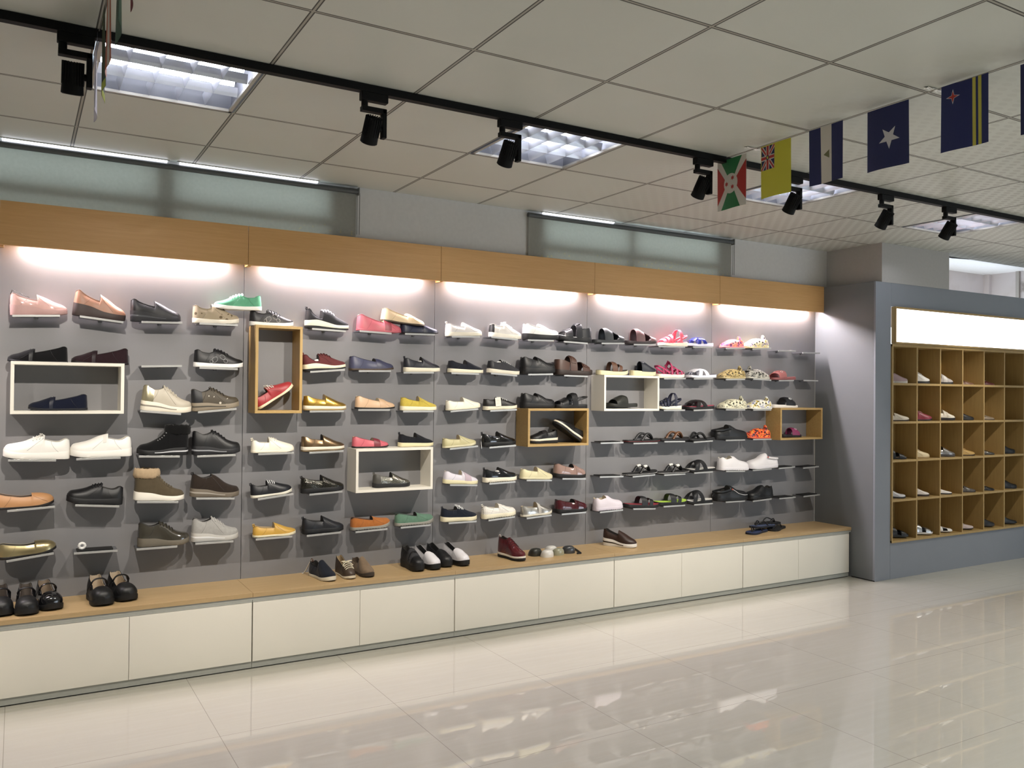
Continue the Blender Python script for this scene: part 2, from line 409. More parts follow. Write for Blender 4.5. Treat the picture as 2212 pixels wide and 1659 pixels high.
        if kind not in ('foam', 'boot', 'clog', 'clogo'):
            dk = '%02x%02x%02x' % tuple(int(int(ucol[i:i + 2], 16) * .72) for i in (0, 2, 4))
            rim = [c[5] for c in reversed(cols[1:no])] + [c[13] for c in cols[1:no]]
            MB().tube([(p[0], p[1], p[2] + .0004) for p in rim], .0015, 6).build('collar_binding', mat(dk + '|leather'), root, True)
            for sg in ((-dirn,) if not yaw else (-1, 1)):
                q = []
                for i in range(9):
                    f = i / 8; s = .30 - .12 * f ** 1.5; w = hw(s) * .985; g = 1 - f; q.append((X(s), sg * (w * (1 - .30 * g ** 1.7 + .05 * math.sin(PI * g)) + .0006), zt(s) + (cof(s) * H - zt(s)) * g))
                MB().tube(q, .0007, 5).build('side_seam', mat(dk), root, True)
                MB().tube([P(st + .015 + .22 * (i / 10) ** 1.3, sg * (.42 + .50 * i / 10), .0004) for i in range(11)], .0007, 5).build('vamp_seam', mat(dk), root, True)
    else:
        # open sandal: footbed let into the sole plus straps
        ib = mat(D['I'][0] if 'I' in D else '2a2725', .8)
        b = MB(); b.loft([[(X(s), -hw(s) * .96, zt(s) - .001), (X(s), -hw(s) * .93, zt(s) + .0025), (X(s), hw(s) * .93, zt(s) + .0025), (X(s), hw(s) * .96, zt(s) - .001)] for s in ss])
        b.build('footbed', ib, root, True)
        if kind == 'mule': strip('strap', umat, .36, .97, -1, 1, P, .003, ns=16, nt_=18)
        elif kind == 'slide': strip('strap', umat, .38, .80, -1, 1, P, .003, ns=12, nt_=18)
        elif kind == 'slide2':
            strip('strap', umat, .30, .56, -1, 1, P, .003, ns=8, nt_=18); strip('strap', umat, .74, .94, -1, 1, P, .003, ns=8, nt_=18)
            strip('strap', umat, .5, .8, -.34, .34, P, .003, ns=8, nt_=8)
        elif kind == 'slideband':
            strip('strap', umat, .42, .58, -1, 1, P, .003, ns=8, nt_=18)
            strip('strap', umat, .70, .80, -1, 1, P, .003, skew=.08, ns=6, nt_=18)
        elif kind == 'slidebt':
            strip('strap', umat, .46, .80, -1, 1, P, .004, ns=10, nt_=18)
            if 'M' in D:
                ring_pts = [P(.64 + .05 * math.cos(2 * PI * i / 20), q * (.42 + .10 * math.sin(2 * PI * i / 20)), .0052) for q in (-1,) for i in range(20)]
                ring2 = [P(.64 + .05 * math.cos(2 * PI * i / 20), (.42 + .10 * math.sin(2 * PI * i / 20)), .0052) for i in range(20)]
                MB().tube(ring_pts, .0022, 6, closed=True).tube(ring2, .0022, 6, closed=True).build('emblem', mat(D['M'][0]), root, True)
        elif kind == 'xslide':
            strip('strap', umat, .46, .60, -1, 1, P, .004, skew=.14, ns=6, nt_=20)
            strip('strap', umat, .46, .60, -1, 1, P, .005, skew=-.14, ns=6, nt_=20)
            strip('strap', umat, .66, .86, -.5, .5, P, .004, ns=6, nt_=10)
        elif kind == 'cross':
            strip('strap', umat, .50, .64, -1, 1, P, .003, skew=.16, ns=6, nt_=20)
            strip('strap', umat, .50, .64, -1, 1, P, .0045, skew=-.16, ns=6, nt_=20)
        elif kind == 'flip':
            for sg in (-1, 1):
                pts = []
                for i in range(13):
                    f = i / 12; s = .82 - .44 * f
                    pts.append((X(s), sg * (hw(s) * .96) * math.sin(f * PI / 2) ** .9, zt(s) + .003 + (H * .98 - zt(s)) * (math.sin(PI * min(f * 1.12, 1)) ** .8) * (.55 + .45 * f)))
                MB().tube(pts, [.004] + [.0105 + .003 * math.sin(PI * i / 12) for i in range(1, 13)], 10, flat=.7).build('strap', umat, root, True)
            if 'Q' in D:
                for sg in (-1, 1):
                    pts = []
                    for i in range(5):
                        f = .46 + .20 * i / 4; s = .82 - .44 * f
                        pts.append((X(s), sg * (hw(s) * .96) * math.sin(f * PI / 2) ** .9, zt(s) + .003 + (H * .98 - zt(s)) * (math.sin(PI * min(f * 1.12, 1)) ** .8) * (.55 + .45 * f)))
                    MB().tube(pts, .0142, 10, flat=.72).build('strap_patch', mat(D['Q'][0]), root, True)
        elif kind in ('strappy', 'cage'):
            for a, b_, sk in ((.58, .66, .05), (.74, .82, .02), (.88, .95, 0)) if kind == 'strappy' else ((.46, .52, .02), (.62, .68, 0), (.78, .84, 0), (.9, .95, 0)):
                strip('strap', umat, a, b_, -1, 1, P, .004, skew=sk, ns=4, nt_=18)
            if kind == 'strappy':
                strip('strap', umat, .26, .34, -1, 1, P, .004, skew=.0, ns=4, nt_=18)
                strip('strap', umat, .30, .36, -1, .7, P, .004, skew=-.12, ns=4, nt_=16)
            else:
                strip('strap', umat, .44, .96, -.08, .08, P, .0046, ns=14, nt_=4)
                strip('strap', umat, .44, .94, .5, .62, P, .0046, ns=14, nt_=3); strip('strap', umat, .44, .94, -.62, -.5, P, .0046, ns=14, nt_=3)
            zz = H * (.66 if kind == 'strappy' else .72)
            pts = [(X(s), sg * hw(s) * .86, zt(s) + (zz - zt(s)) * (1 - .85 * (s / .42))) for sg, rng in ((-1, [.42, .34, .26, .18, .1, .05, .02]), (1, [.02, .05, .1, .18, .26, .34, .42])) for s in rng]
            MB().tube(pts, .0052, 8, flat=1.5).build('heel_strap', umat, root, True)
            if kind == 'cage':
                for sg in (-1, 1):
                    MB().tube([(X(.16), sg * hw(.16) * .95, zt(.16)), (X(.15), sg * hw(.15) * .88, zt(.15) + (zz - zt(.15)) * .85)], .005, 8).build('strap', umat, root, True)
        elif kind in ('velcro', 'slings'):
            strip('strap', umat, .34, .52, -1, 1, P, .0035, ns=6, nt_=18)
            strip('strap', umat, .66, .86, -1, 1, P, .0035, ns=6, nt_=18)
            if kind == 'velcro':
                strip('strap_flap', umat, .37, .49, -.72, .30, P, .0065, ns=4, nt_=12); strip('strap_flap', umat, .68, .80, -.72, .30, P, .0065, ns=4, nt_=12)
                hc = []
                for s in [q for q in ss if q < .36]:
                    zc = H * (.82 - .5 * (s / .36) ** 2 * .4); z0 = zt(s)
                    hc.append([(X(s), -hw(s) * .97, z0), (X(s), -hw(s) * .92, z0 + (zc - z0) * .6), (X(s) + .004, -hw(s) * .82, zc), (X(s) + .004, -max(hw(s) * .82 - .004, 0), zc), (X(s) + .004, -max(hw(s) * .86 - .004, 0), z0 + .004),
                               (X(s) + .004, max(hw(s) * .86 - .004, 0), z0 + .004), (X(s) + .004, max(hw(s) * .82 - .004, 0), zc), (X(s) + .004, hw(s) * .82, zc), (X(s), hw(s) * .92, z0 + (zc - z0) * .6), (X(s), hw(s) * .97, z0)])
                MB().grid(hc).build('heel_counter', umat, root, True)
            else:
                zz = H * .78
                pts = [(X(s), sg * hw(s) * .9, zt(s) + (zz - zt(s)) * (1 - .5 * s / .4)) for sg, rng in ((-1, [.4, .3, .2, .1, .05, .02]), (1, [.02, .05, .1, .2, .3, .4])) for s in rng]
                MB().tube(pts, .006, 8, flat=.9).build('heel_strap', umat, root, True)
                MB().obox(Matrix.Translation((X(.26), -hw(.26) * .93, zt(.26) + (zz - zt(.26)) * .62)), .006, .002, .008).build('buckle', mat('9a9a9a|metal'), root)

    # --- trimmings
    if 'band' in parts: pass
    for d in dec:
        if d[0] == 'B': strip('vamp_band', mat(d[3] if '|' in d[3] else d[3] + '|leather'), d[1], d[2], -1, 1, P, .0014, ns=5, nt_=18)
    if 'G' in D and 'va' in k:
        for sg in (-1, 1): strip('elastic_gore', mat(D['G'][0], .9), st + .015, st + .07, sg * .72, sg * .30, P, .0012, ns=4, nt_=6)
    if 'W' in D:
        for sg in (-1, 1):
            pts = [P(.5 + .3 * i / 10, sg * (.86 - .3 * math.sin(PI * i / 10)), .001) for i in range(11)]
            MB().tube(pts, .0012, 6).build('seam_stitch', mat(D['W'][0]), root, True)
    if 'K' in D and 'va' in k: strip('buckle', mat(D['K'][0] + '|metal'), st + .035, st + .055, -.16, .16, P, .003, ns=3, nt_=8)
    if 'L' in D and 'va' in k:
        b = MB(); s0 = st + .02; n = 5 if kind != 'boot' else 7; s1 = st + (.24 if kind != 'boot' else .30)
        if kind in ('lace', 'lacec', 'lacew'): s1 = st + .15; n = 4
        for i in range(n):
            s = s0 + (s1 - s0) * i / (n - 1)
            b.tube([P(s + .006 * (1 if i % 2 else -1) * t, t, .0025) for t in (-.46, -.3, -.15, 0, .15, .3, .46)], .0023, 6)
        b.build('laces', mat(D['L'][0], .85), root, True)
    if 'bow' in D and 'va' in k:
        b = MB(); c = Vector(P(st + .05, 0, .004))
        for sg in (-1, 1):
            b.tube([c + Vector((.010 * math.sin(2 * PI * i / 14) * .6, sg * (.016 - .016 * math.cos(2 * PI * i / 14)), .008 * math.sin(PI * i / 14) - .010 * (i / 14 if i < 7 else 1 - i / 14))) for i in range(14)], .0022, 6, closed=True)
            b.tube([c, c + Vector((.012, sg * .018, -.006)), c + Vector((.022, sg * .032, -.020))], .002, 6)
        b.build('lace_bow', mat(D['bow'][0], .85), root, True)
    if 'T' in D:
        z = cof(.02) * H
        b = MB(); b.tube([(X(.035), -.004, z - .006), (X(.0) , -.004, z + .003), (X(.0), 0, z + .013), (X(.03), 0, z + .014), (X(.045), .004, z - .002)], .0034, 8)
        b.build('pull_tab', mat(D['T'][0]), root, True)
    if 'strap' in D:
        MB().tube([(X(.02), 0, H * .98), (X(.05), -.006, H * 1.16), (X(.2), -.016, H * .98), (X(.34), -.02, H * .80)], .0028, 6, flat=.6).build('loose_strap', mat(D['strap'][0]), root, True)
    if 'R' in D:
        for sc_, tt, rr in ((.40, .80, .015), (.55, .68, .013), (.61, .84, .010), (.33, .88, .009)):
            for sg in (-dirn,):
                pts = []
                for i in range(18):
                    s = sc_ + rr / L * math.cos(2 * PI * i / 18); dz = rr * math.sin(2 * PI * i / 18)
                    w = hw(s); top = (cof(s) if s < st else vaf(s)) * H; f = min(max((zt(s) + (top - zt(s)) * (1 - tt) * 1.6 + dz - zt(s)) / max(top - zt(s), .005), 0), .95)
                    if s < st: pts.append((X(s), sg * (w * (1 - .30 * f ** 1.7 + .05 * math.sin(PI * f)) + .0008), zt(s) + (top - zt(s)) * f))
                    else:
                        t_ = math.acos(f ** 1.25) / (PI / 2); pts.append(P(s, sg * t_, .001))
                MB().tube(pts, .0009, 5, closed=True).build('ring_print', mat(D['R'][0], .4), root, True)
    if 'bar' in D:
        def bp(t):
            s = .44 + .05 * math.cos(t * PI / 2); w = hw(s)
            return (X(s), w * .92 * math.copysign(abs(math.sin(t * PI / 2)) ** .8, t), cof(s) * H * .80 + (H * 1.0 - cof(s) * H * .80) * max(math.cos(t * PI / 2), 0) ** .7)
        MB().tube([bp(-1 + 2 * i / 14) for i in range(15)], .009, 8, flat=.45).build('bar_strap', mat(D['bar'][0] if '|' in D['bar'][0] else D['bar'][0] + '|leather'), root, True)
    if 'V' in D:
        vm = mat(D['V'][0], .8)
        for a in (.50, .64): strip('velcro_strap', vm, a, a + .085, -.92, .92, P, .003, ns=4, nt_=16)
    if 'N' in D and 'va' in k:
        b = MB(); z0 = zt(st); c = (X(st) - .012, 0, cof(st - .02) * H * .92)
        rows = [[(c[0] + (.018 * math.cos(a) * f if f else 0), .020 * math.sin(a) * f, c[2] + .016 * math.sqrt(max(0, 1 - f * f)) + .003 * math.sin(5 * a) * f) for a in [2 * PI * i / 12 for i in range(12)]] for f in (0.02, .4, .7, .9, 1)]
        rows.append([(p[0], p[1] * .9, z0 + .006) for p in rows[-1]])
        b.grid(rows, 0, True); b.build('paper_stuffing', mat('e9e6e0', .9), root, True)
    if 'P' in D:
        b = MB(); b.obox(Matrix.Translation((X(.36), -hw(.36) - .006, H * .62)) @ Matrix.Rotation(-.08, 4, 'Y'), .021, .0008, .030)
        o = b.build('paper_tag', mat(D['P'][0], .8), root)
        MB().tube([(X(.36), -hw(.36) - .006, H * .62 + .028), (X(.4), -.02, H * .98)], .0007, 5).build('tag_string', mat('d8d4cc'), o, True)
        b = MB()
        for q in range(5): b.box(X(.36) - .014, X(.36) + .014 - .004 * (q % 2), -hw(.36) - .0072, -hw(.36) - .0069, H * .62 + .014 - q * .007, H * .62 + .0155 - q * .007)
        b.build('print_lines', mat('b8b0a0'), o)
    if 'gt' in D:
        path = [(X(.02), 0, H * .8), (X(-.02), -.01, H * .62), (X(-.03), -.012, H * .3), (X(-.02), -.012, -.012)] if not yaw else [(X(.03), 0, H * .86), (X(-.04), -.008, H * .66), (X(-.12), -.018, H * .28), (X(-.19), -.026, .0035), (X(-.23), -.03, .0035)]
        MB().tube(path, .0022 if not yaw else .005, 6, flat=.5).build('tag_strap', mat(D['gt'][0]), root, True)
    if 'F' in D:
        # fluffy cuff round the collar
        b = MB(); rows = []; n = 40
        rnd = random.Random(5)
        zc = H * .84
        for i in range(n):
            a = 2 * PI * i / n; cx, ax = X(.22), .225 * L; ring_ = []
            ay = hw(.2) * .98
            for j in range(14):
                q = 2 * PI * j / 14; r1 = .010 + rnd.uniform(-.002, .0035); r2 = H * .155 + rnd.uniform(-.004, .005)
                ring_.append((cx + (ax + r1 * math.cos(q)) * math.cos(a), (ay + r1 * math.cos(q)) * math.sin(a), zc + r2 * math.sin(q)))
            rows.append(ring_)
        rows.append(rows[0]); b.grid(rows, 0, True)
        b.build('fur_cuff', mat(D['F'][0] + '|suede'), root, True, ang=3)
    if 'E' in D:
        b = MB()
        for s in (.46, .50, .54, .58, .62):
            for sg in (-1, 1): b.obox(Matrix.Translation(P(s, sg * .42, .002)), .0026, .0026, .0026)
        b.build('eyelets', mat(D['E'][0] + '|metal'), root, True)
    if 'fringe' in D: strip('fringe', mat(D['fringe'][0] + '|leather'), st + .05, st + .16, -.5, .5, P, .003, ns=3, nt_=12)
    if 'sl' in D:
        zz = H * .60
        pts = [(X(s) - .003 * max(0, 1 - s / .2), sg * (hw(s) * .95 + .001), zz + H * .16 * (s / .44) ** 1.5) for sg, rng in ((-1, [.44, .36, .28, .2, .12, .06, .02]), (1, [.02, .06, .12, .2, .28, .36, .44])) for s in rng]
        MB().tube(pts, .0048, 8, flat=1.7).build('heel_strap', mat(D['sl'][0] + '|rubber'), root, True)
    if 'dot' in D:
        b = MB()
        for sg in (-1, 1):
            p = Vector((X(.43), sg * (hw(.43) * .95 + .004), H * .76)); b.cyl(p, p + Vector((0, sg * .004, 0)), .006, n=12)
        b.build('rivet', mat(D['dot'][0]), root, True)
    if 'WL' in D:
        b = MB()
        for sg in (-1, 1): b.tube([P(.47 + .48 * i / 14, sg * (.55 + .27 * math.sin(PI * i / 14 * .6)), .0012) for i in range(15)], .0018, 6)
        b.build('piping', mat(D['WL'][0]), root, True)
    if kind == 'foam':
        zc = H
        rows = []
        for i in range(7):
            f = i / 6; z = H * .60 + (zc - H * .60) * f; r = (1 - f ** 2.2 * .62); lean_ = -.012 * L * f * 3
            rows.append([(X(.14) + .055 * L * r * math.cos(a) + .03 * L * f, .022 * r * math.sin(a), z) for a in [2 * PI * j / 12 for j in range(12)]])
        MB().loft(rows).build('heel_fin', umat, root, True)
        b = MB()
        for s, t, rx, rt in ((.46, .62, .035, .07), (.62, .72, .03, .06), (.33, .7, .03, .07), (.74, .8, .025, .05)):
            for sg in (-1, 1):
                c = [P(s, sg * t, .0009)]; c += [P(s + rx * math.cos(2 * PI * i / 10), sg * (t + rt * math.sin(2 * PI * i / 10)), .0009) for i in range(10)]
                b.add(c, [(0, 1 + i, 1 + (i + 1) % 10) for i in range(10)])
        b.build('hole_shade_patches', mat('1a1712', .9), root, True)  # flat dark patches painted for the shade inside the holes
    return root
# lighting levels
LED_E = 24.0
LED_T = -.6
SPOT_E = 106.0
SPOT_A = 66
SPOT_Z = .95
TUBE_E = 34.0
WORLD_E = 5.5
EXPO = 0.0
FILL_S = 1.7
FILL = [(-1.5, -4.4, 14), (0.9, -4.4, 16), (3.3, -4.4, 20), (5.7, -4.4, 20), (8.1, -4.4, 20), (0.9, -7.0, 16), (3.9, -7.0, 16), (7.5, -7.0, 18), (5.0, -2.9, 8), (7.5, -2.6, 8)]
WINL = [((7.0, -8.4, 1.0), (5.0, -3.5, 2.75), 6.0, 1.6, 165, (.76, .87, 1))]  # added panel for unseen window daylight, tilted up to brighten the ceiling
SHELVES = [
    (-0.149, 1.8735, 0.211, 0.0548, 'grey wall shelf under the rose pink wedge loafer with a black strap at its collar', 0),
    (0.15, 1.8706, 0.207, -0.1022, 'grey wall shelf under the copper brown wedge loafer with a dark brown sole', 0),
    (0.444, 1.8692, 0.206, 0.0262, 'grey wall shelf under the black leather wedge loafer with a grey sole line', 0),
    (0.739, 1.8733, 0.206, 0.0019, 'grey wall shelf under the beige flower-print sneaker partly under the green one', 0),
    (0.445, 1.6329, 0.205, 0.0369, 'grey wall shelf with nothing on it, between the wide white box and a black sneaker', 0),
    (0.742, 1.627, 0.206, -0.0149, 'grey wall shelf under the black ringed sneaker with white sole, above an olive wedge sneaker', 0),
    (0.444, 1.3821, 0.206, -0.0833, 'grey wall shelf under the silver beige wedge sneaker with a glittery side', 0),
    (0.737, 1.3918, 0.208, 0.086, 'grey wall shelf under the olive wedge sneaker with a pale floral print', 0),
    (-0.157, 1.1433, 0.211, -0.0318, 'grey wall shelf under the white lace-up shoe with a tied bow', 0),
    (0.144, 1.1439, 0.209, 0.0073, 'grey wall shelf under the white slip-on nurse shoe without laces', 0),
    (0.44, 1.1452, 0.206, -0.0295, 'grey wall shelf under the black suede wedge boot with a black furry cuff', 0),
    (0.736, 1.1404, 0.207, 0.0088, 'grey wall shelf under the black leather wedge sneaker with a silver sole stripe', 0),
    (-0.158, 0.8995, 0.209, 0.0463, 'grey wall shelf under the tan leather flat shoe with a black sole', 0),
    (0.142, 0.8969, 0.208, -0.0881, 'grey wall shelf under the black leather lace-up shoe with a thick black sole', 0),
    (0.435, 0.8999, 0.208, -0.0566, 'grey wall shelf under the olive suede wedge boot with a beige fur cuff', 0),
    (0.734, 0.9025, 0.206, -0.0545, 'grey wall shelf under the dark brown slip-on wedge sneaker with a shiny stripe', 0),
    (-0.16, 0.6561, 0.208, 0.1092, 'grey wall shelf under the pale gold metallic flat shoe', 0),
    (0.138, 0.6569, 0.205, -0.0122, 'grey wall shelf holding a small white ring and a black pad', 1),
    (0.434, 0.653, 0.205, -0.0044, 'grey wall shelf under the dark olive patent wedge sneaker with laces', 0),
    (0.731, 0.6579, 0.204, -0.0106, 'grey wall shelf under the light grey suede wedge sneaker', 0),
    (1.373, 1.8704, 0.206, -0.026, 'grey wall shelf under the charcoal knit sneaker with a thick cream sole', 0),
    (1.668, 1.8699, 0.207, -0.0291, 'grey wall shelf under the coral pink loafer with dark band, beside a navy one', 0),
    (1.963, 1.8706, 0.204, 0.0151, 'grey wall shelf under the navy loafer lying under a beige loafer', 0),
    (1.366, 1.6269, 0.213, 0.0835, 'grey wall shelf under the burgundy knit sneaker with a thick cream sole', 0),
    (1.665, 1.6321, 0.209, 0.0216, 'grey wall shelf under the slate blue leather loafer with a brown sole', 0),
    (1.958, 1.628, 0.209, 0.0206, 'grey wall shelf under the dark navy slip-on with cream sole, above a yellow slip-on', 0),
    (1.365, 1.3856, 0.209, 0.0079, 'grey wall shelf under the bright gold metallic slip-on with a cream sole', 0),
    (1.663, 1.3933, 0.205, -0.0017, 'grey wall shelf under the beige loafer with thin black sole, beside a yellow slip-on', 0),
    (1.958, 1.3835, 0.209, 0.003, 'grey wall shelf under the mustard yellow suede slip-on with a cream wedge sole', 0),
    (1.067, 1.1431, 0.206, 0.0078, 'grey wall shelf under the cream leather lace-up shoe with cream laces', 0),
    (1.365, 1.1443, 0.209, 0.0276, 'grey wall shelf under the bronze metallic slip-on with a cream-edged sole', 0),
    (1.067, 0.8946, 0.205, 0.1019, 'grey wall shelf under the black leather lace-up with white laces and cream sole', 0),
    (1.365, 0.8997, 0.202, 0.0452, 'grey wall shelf under the crackled pewter slip-on with a black sole, outside the boxes', 0),
    (1.061, 0.6576, 0.209, 0.0093, 'grey wall shelf under the sunflower yellow leather slip-on with a flat cream sole', 0),
    (1.356, 0.6569, 0.208, 0.0299, 'grey wall shelf under the all black slip-on beside a yellow slip-on', 0),
    (1.654, 0.656, 0.207, 0.026, 'grey wall shelf under the orange brown suede moccasin with a ridged grey sole', 0),
    (1.948, 0.6605, 0.205, 0.0164, 'grey wall shelf under the sage green suede moccasin with a ridged grey sole', 0),
    (2.29, 1.8687, 0.203, 0.0421, 'grey wall shelf under the white slip-on with a pull tab and cream wedge sole', 0),
    (2.581, 1.8693, 0.202, -0.0486, 'grey wall shelf under the white lace-up sneaker with a black heel tab', 0),
    (2.867, 1.8676, 0.209, 0.0201, 'grey wall shelf under the white leather clog loafer with a thick black sole', 0),
    (3.158, 1.8641, 0.204, -0.0262, 'grey wall shelf under the black strap sandal with a white lining', 0),
    (2.287, 1.6287, 0.201, -0.0093, 'grey wall shelf under the black canvas slip-on with cream sole, beside a charcoal lace-up', 0),
    (2.579, 1.628, 0.202, -0.0602, 'grey wall shelf under the charcoal sneaker with white laces and cream sole', 0),
    (2.867, 1.6344, 0.203, 0.0322, 'grey wall shelf under the black leather clog with stitched sides, beside a brown sandal', 0),
    (3.161, 1.6287, 0.201, -0.0131, 'grey wall shelf under the brown strap sandal with two wide straps', 0),
    (2.284, 1.3899, 0.203, 0.0776, 'grey wall shelf under the cream white slip-on with a matching cream sole', 0),
    (2.577, 1.3891, 0.204, 0.0424, 'grey wall shelf under the black sneaker with white laces and a large paper tag', 0),
    (2.283, 1.1473, 0.206, 0.0686, 'grey wall shelf under the pale olive slip-on with a cream sole', 0),
    (2.573, 1.1471, 0.205, 0.0473, 'grey wall shelf under the glossy black patent slip-on, beside a pale olive slip-on', 0),
    (2.284, 0.9034, 0.199, -0.056, 'grey wall shelf under the white espadrille with a lilac woven band', 0),
    (2.573, 0.9054, 0.202, 0.0236, 'grey wall shelf under the black slip-on with a ridged white sole', 0),
    (2.864, 0.909, 0.205, -0.0438, 'grey wall shelf under the pale cream leather slip-on beside a mauve loafer', 0),
    (3.153, 0.9069, 0.199, -0.0429, 'grey wall shelf under the mauve patent loafer with a black sole', 0),
    (2.279, 0.663, 0.203, -0.0083, 'grey wall shelf under the navy suede lace-up with white bow and cream wedge sole', 0),
    (2.57, 0.667, 0.202, 0.0581, 'grey wall shelf under the white perforated slip-on with a ridged cream sole', 0),
    (2.865, 0.6599, 0.202, 0.0468, 'grey wall shelf under the silver metallic slip-on beside a burgundy loafer', 0),
    (3.153, 0.6652, 0.207, 0.007, 'grey wall shelf under the burgundy patent loafer with a black sole', 0),
    (3.484, 1.8701, 0.205, 0.038, 'grey wall shelf under the charcoal slide sandal beside a brown one', 0),
    (3.777, 1.8718, 0.208, 0.0325, 'grey wall shelf under the mauve brown slide sandal beside a charcoal one', 0),
    (4.038, 1.8659, 0.26, 0.0178, 'grey wall shelf under the coral pink strappy sandal with a white sole', 0),
    (4.352, 1.8736, 0.202, 0.0358, 'grey wall shelf under the royal blue slide sandal with a white sole', 0),
    (4.07, 1.6256, 0.215, 0.0217, 'grey wall shelf under the magenta caged strap sandal with a white sole', 0),
    (4.358, 1.6297, 0.195, 0.0302, 'grey wall shelf under the white slide sandal with a dark footbed', 0),
    (4.068, 1.3858, 0.211, 0.0028, 'grey wall shelf under the navy strappy sandal with a white sole', 0),
    (4.358, 1.3868, 0.198, 0.0295, 'grey wall shelf under the black thong sandal with a pink footbed', 0),
    (3.482, 1.1517, 0.205, 0.0021, 'grey wall shelf with a black pad on it, beside a red-edged flip-flop', 1),
    (3.791, 1.1422, 0.228, -0.0027, 'grey wall shelf under the black flip-flop with a thin red line round its sole', 0),
    (4.073, 1.1488, 0.205, -0.0115, 'grey wall shelf under the black flip-flop with brown leather straps', 0),
    (4.361, 1.1428, 0.198, 0.035, 'grey wall shelf under the plain black flip-flop beside a black clog', 0),
    (3.481, 0.9076, 0.212, -0.0218, 'grey wall shelf with a black pad on it, under another shelf with a pad', 1),
    (3.777, 0.9021, 0.212, 0.0318, 'grey wall shelf under the black flip-flop with white strap square, beside an empty shelf', 0),
    (4.075, 0.8993, 0.209, 0.0049, 'grey wall shelf under the black flip-flop with white strap patch, beside crossed-strap slide', 0),
    (4.365, 0.9038, 0.193, 0.0111, 'grey wall shelf under the black crossed-strap slide with pale footbed, beside a white clog', 0),
    (3.481, 0.6596, 0.207, 0.0252, 'grey wall shelf under the pale lilac work clog with a closed heel', 0),
    (3.785, 0.6576, 0.21, -0.0461, 'grey wall shelf under the black strap slide with a red footbed', 0),
    (4.073, 0.6616, 0.213, -0.0089, 'grey wall shelf under the black strap slide with a lime green footbed', 0),
    (4.367, 0.6584, 0.193, -0.0012, 'grey wall shelf under the black crossed-strap slide with pale footbed, beside a black clog', 0),
    (4.699, 1.8767, 0.207, 0.0424, 'grey wall shelf under the pink, orange and purple patterned foam clog', 0),
    (4.992, 1.8828, 0.209, 0.0522, 'grey wall shelf under the cream, yellow and lilac patterned foam clog', 0),
    (5.285, 1.8745, 0.208, 0.0283, 'grey wall shelf with nothing on it, above a pink slide sandal', 0),
    (5.578, 1.8672, 0.211, 0.0193, 'grey wall shelf with nothing on it, next to the corner, higher of two', 0),
    (4.699, 1.6291, 0.21, 0.0237, 'grey wall shelf under the khaki and black camouflage foam clog', 0),
    (4.998, 1.6327, 0.205, -0.0295, 'grey wall shelf under the grey and black streaked foam clog beside a pink slide', 0),
    (5.278, 1.629, 0.179, 0.0246, 'grey wall shelf under the dusty pink slide sandal with a white mark', 0),
    (5.575, 1.6332, 0.179, 0.0005, 'grey wall shelf with nothing on it, next to the corner, lower of two', 0),
    (4.702, 1.3881, 0.209, -0.0066, 'grey wall shelf under the black and cream spotted foam clog', 0),
    (5.0, 1.3861, 0.205, 0.0033, 'grey wall shelf under the white, blue and yellow patterned foam clog', 0),
    (4.703, 1.1467, 0.209, 0.0009, 'grey wall shelf under the black rubber clog beside an orange patterned foam clog', 0),
    (5.003, 1.1471, 0.209, -0.0103, 'grey wall shelf under the bright orange patterned foam clog', 0),
    (4.707, 0.8989, 0.205, -0.0325, 'grey wall shelf under the white rubber clog with a high closed heel', 0),
    (5.003, 0.9008, 0.214, 0.0218, 'grey wall shelf under the white rubber clog with heel strap and red dot', 0),
    (5.29, 0.9062, 0.192, 0.031, 'grey wall shelf with a black pad, beside a white heel-strap clog', 1),
    (5.583, 0.8989, 0.194, 0.0321, 'grey wall shelf with a black pad, next to the corner, higher of two', 1),
    (4.707, 0.6588, 0.208, -0.0061, 'grey wall shelf under the black rubber clog with a white line and red dot', 0),
    (5.005, 0.6543, 0.214, 0.0392, 'grey wall shelf under the plain black rubber clog with closed heel', 0),
    (5.3, 0.6553, 0.195, 0.0119, 'grey wall shelf with a black pad, beside a plain black rubber clog', 1),
    (5.594, 0.6588, 0.203, 0.0282, 'grey wall shelf with a black pad, next to the corner, lower of two', 1),
]
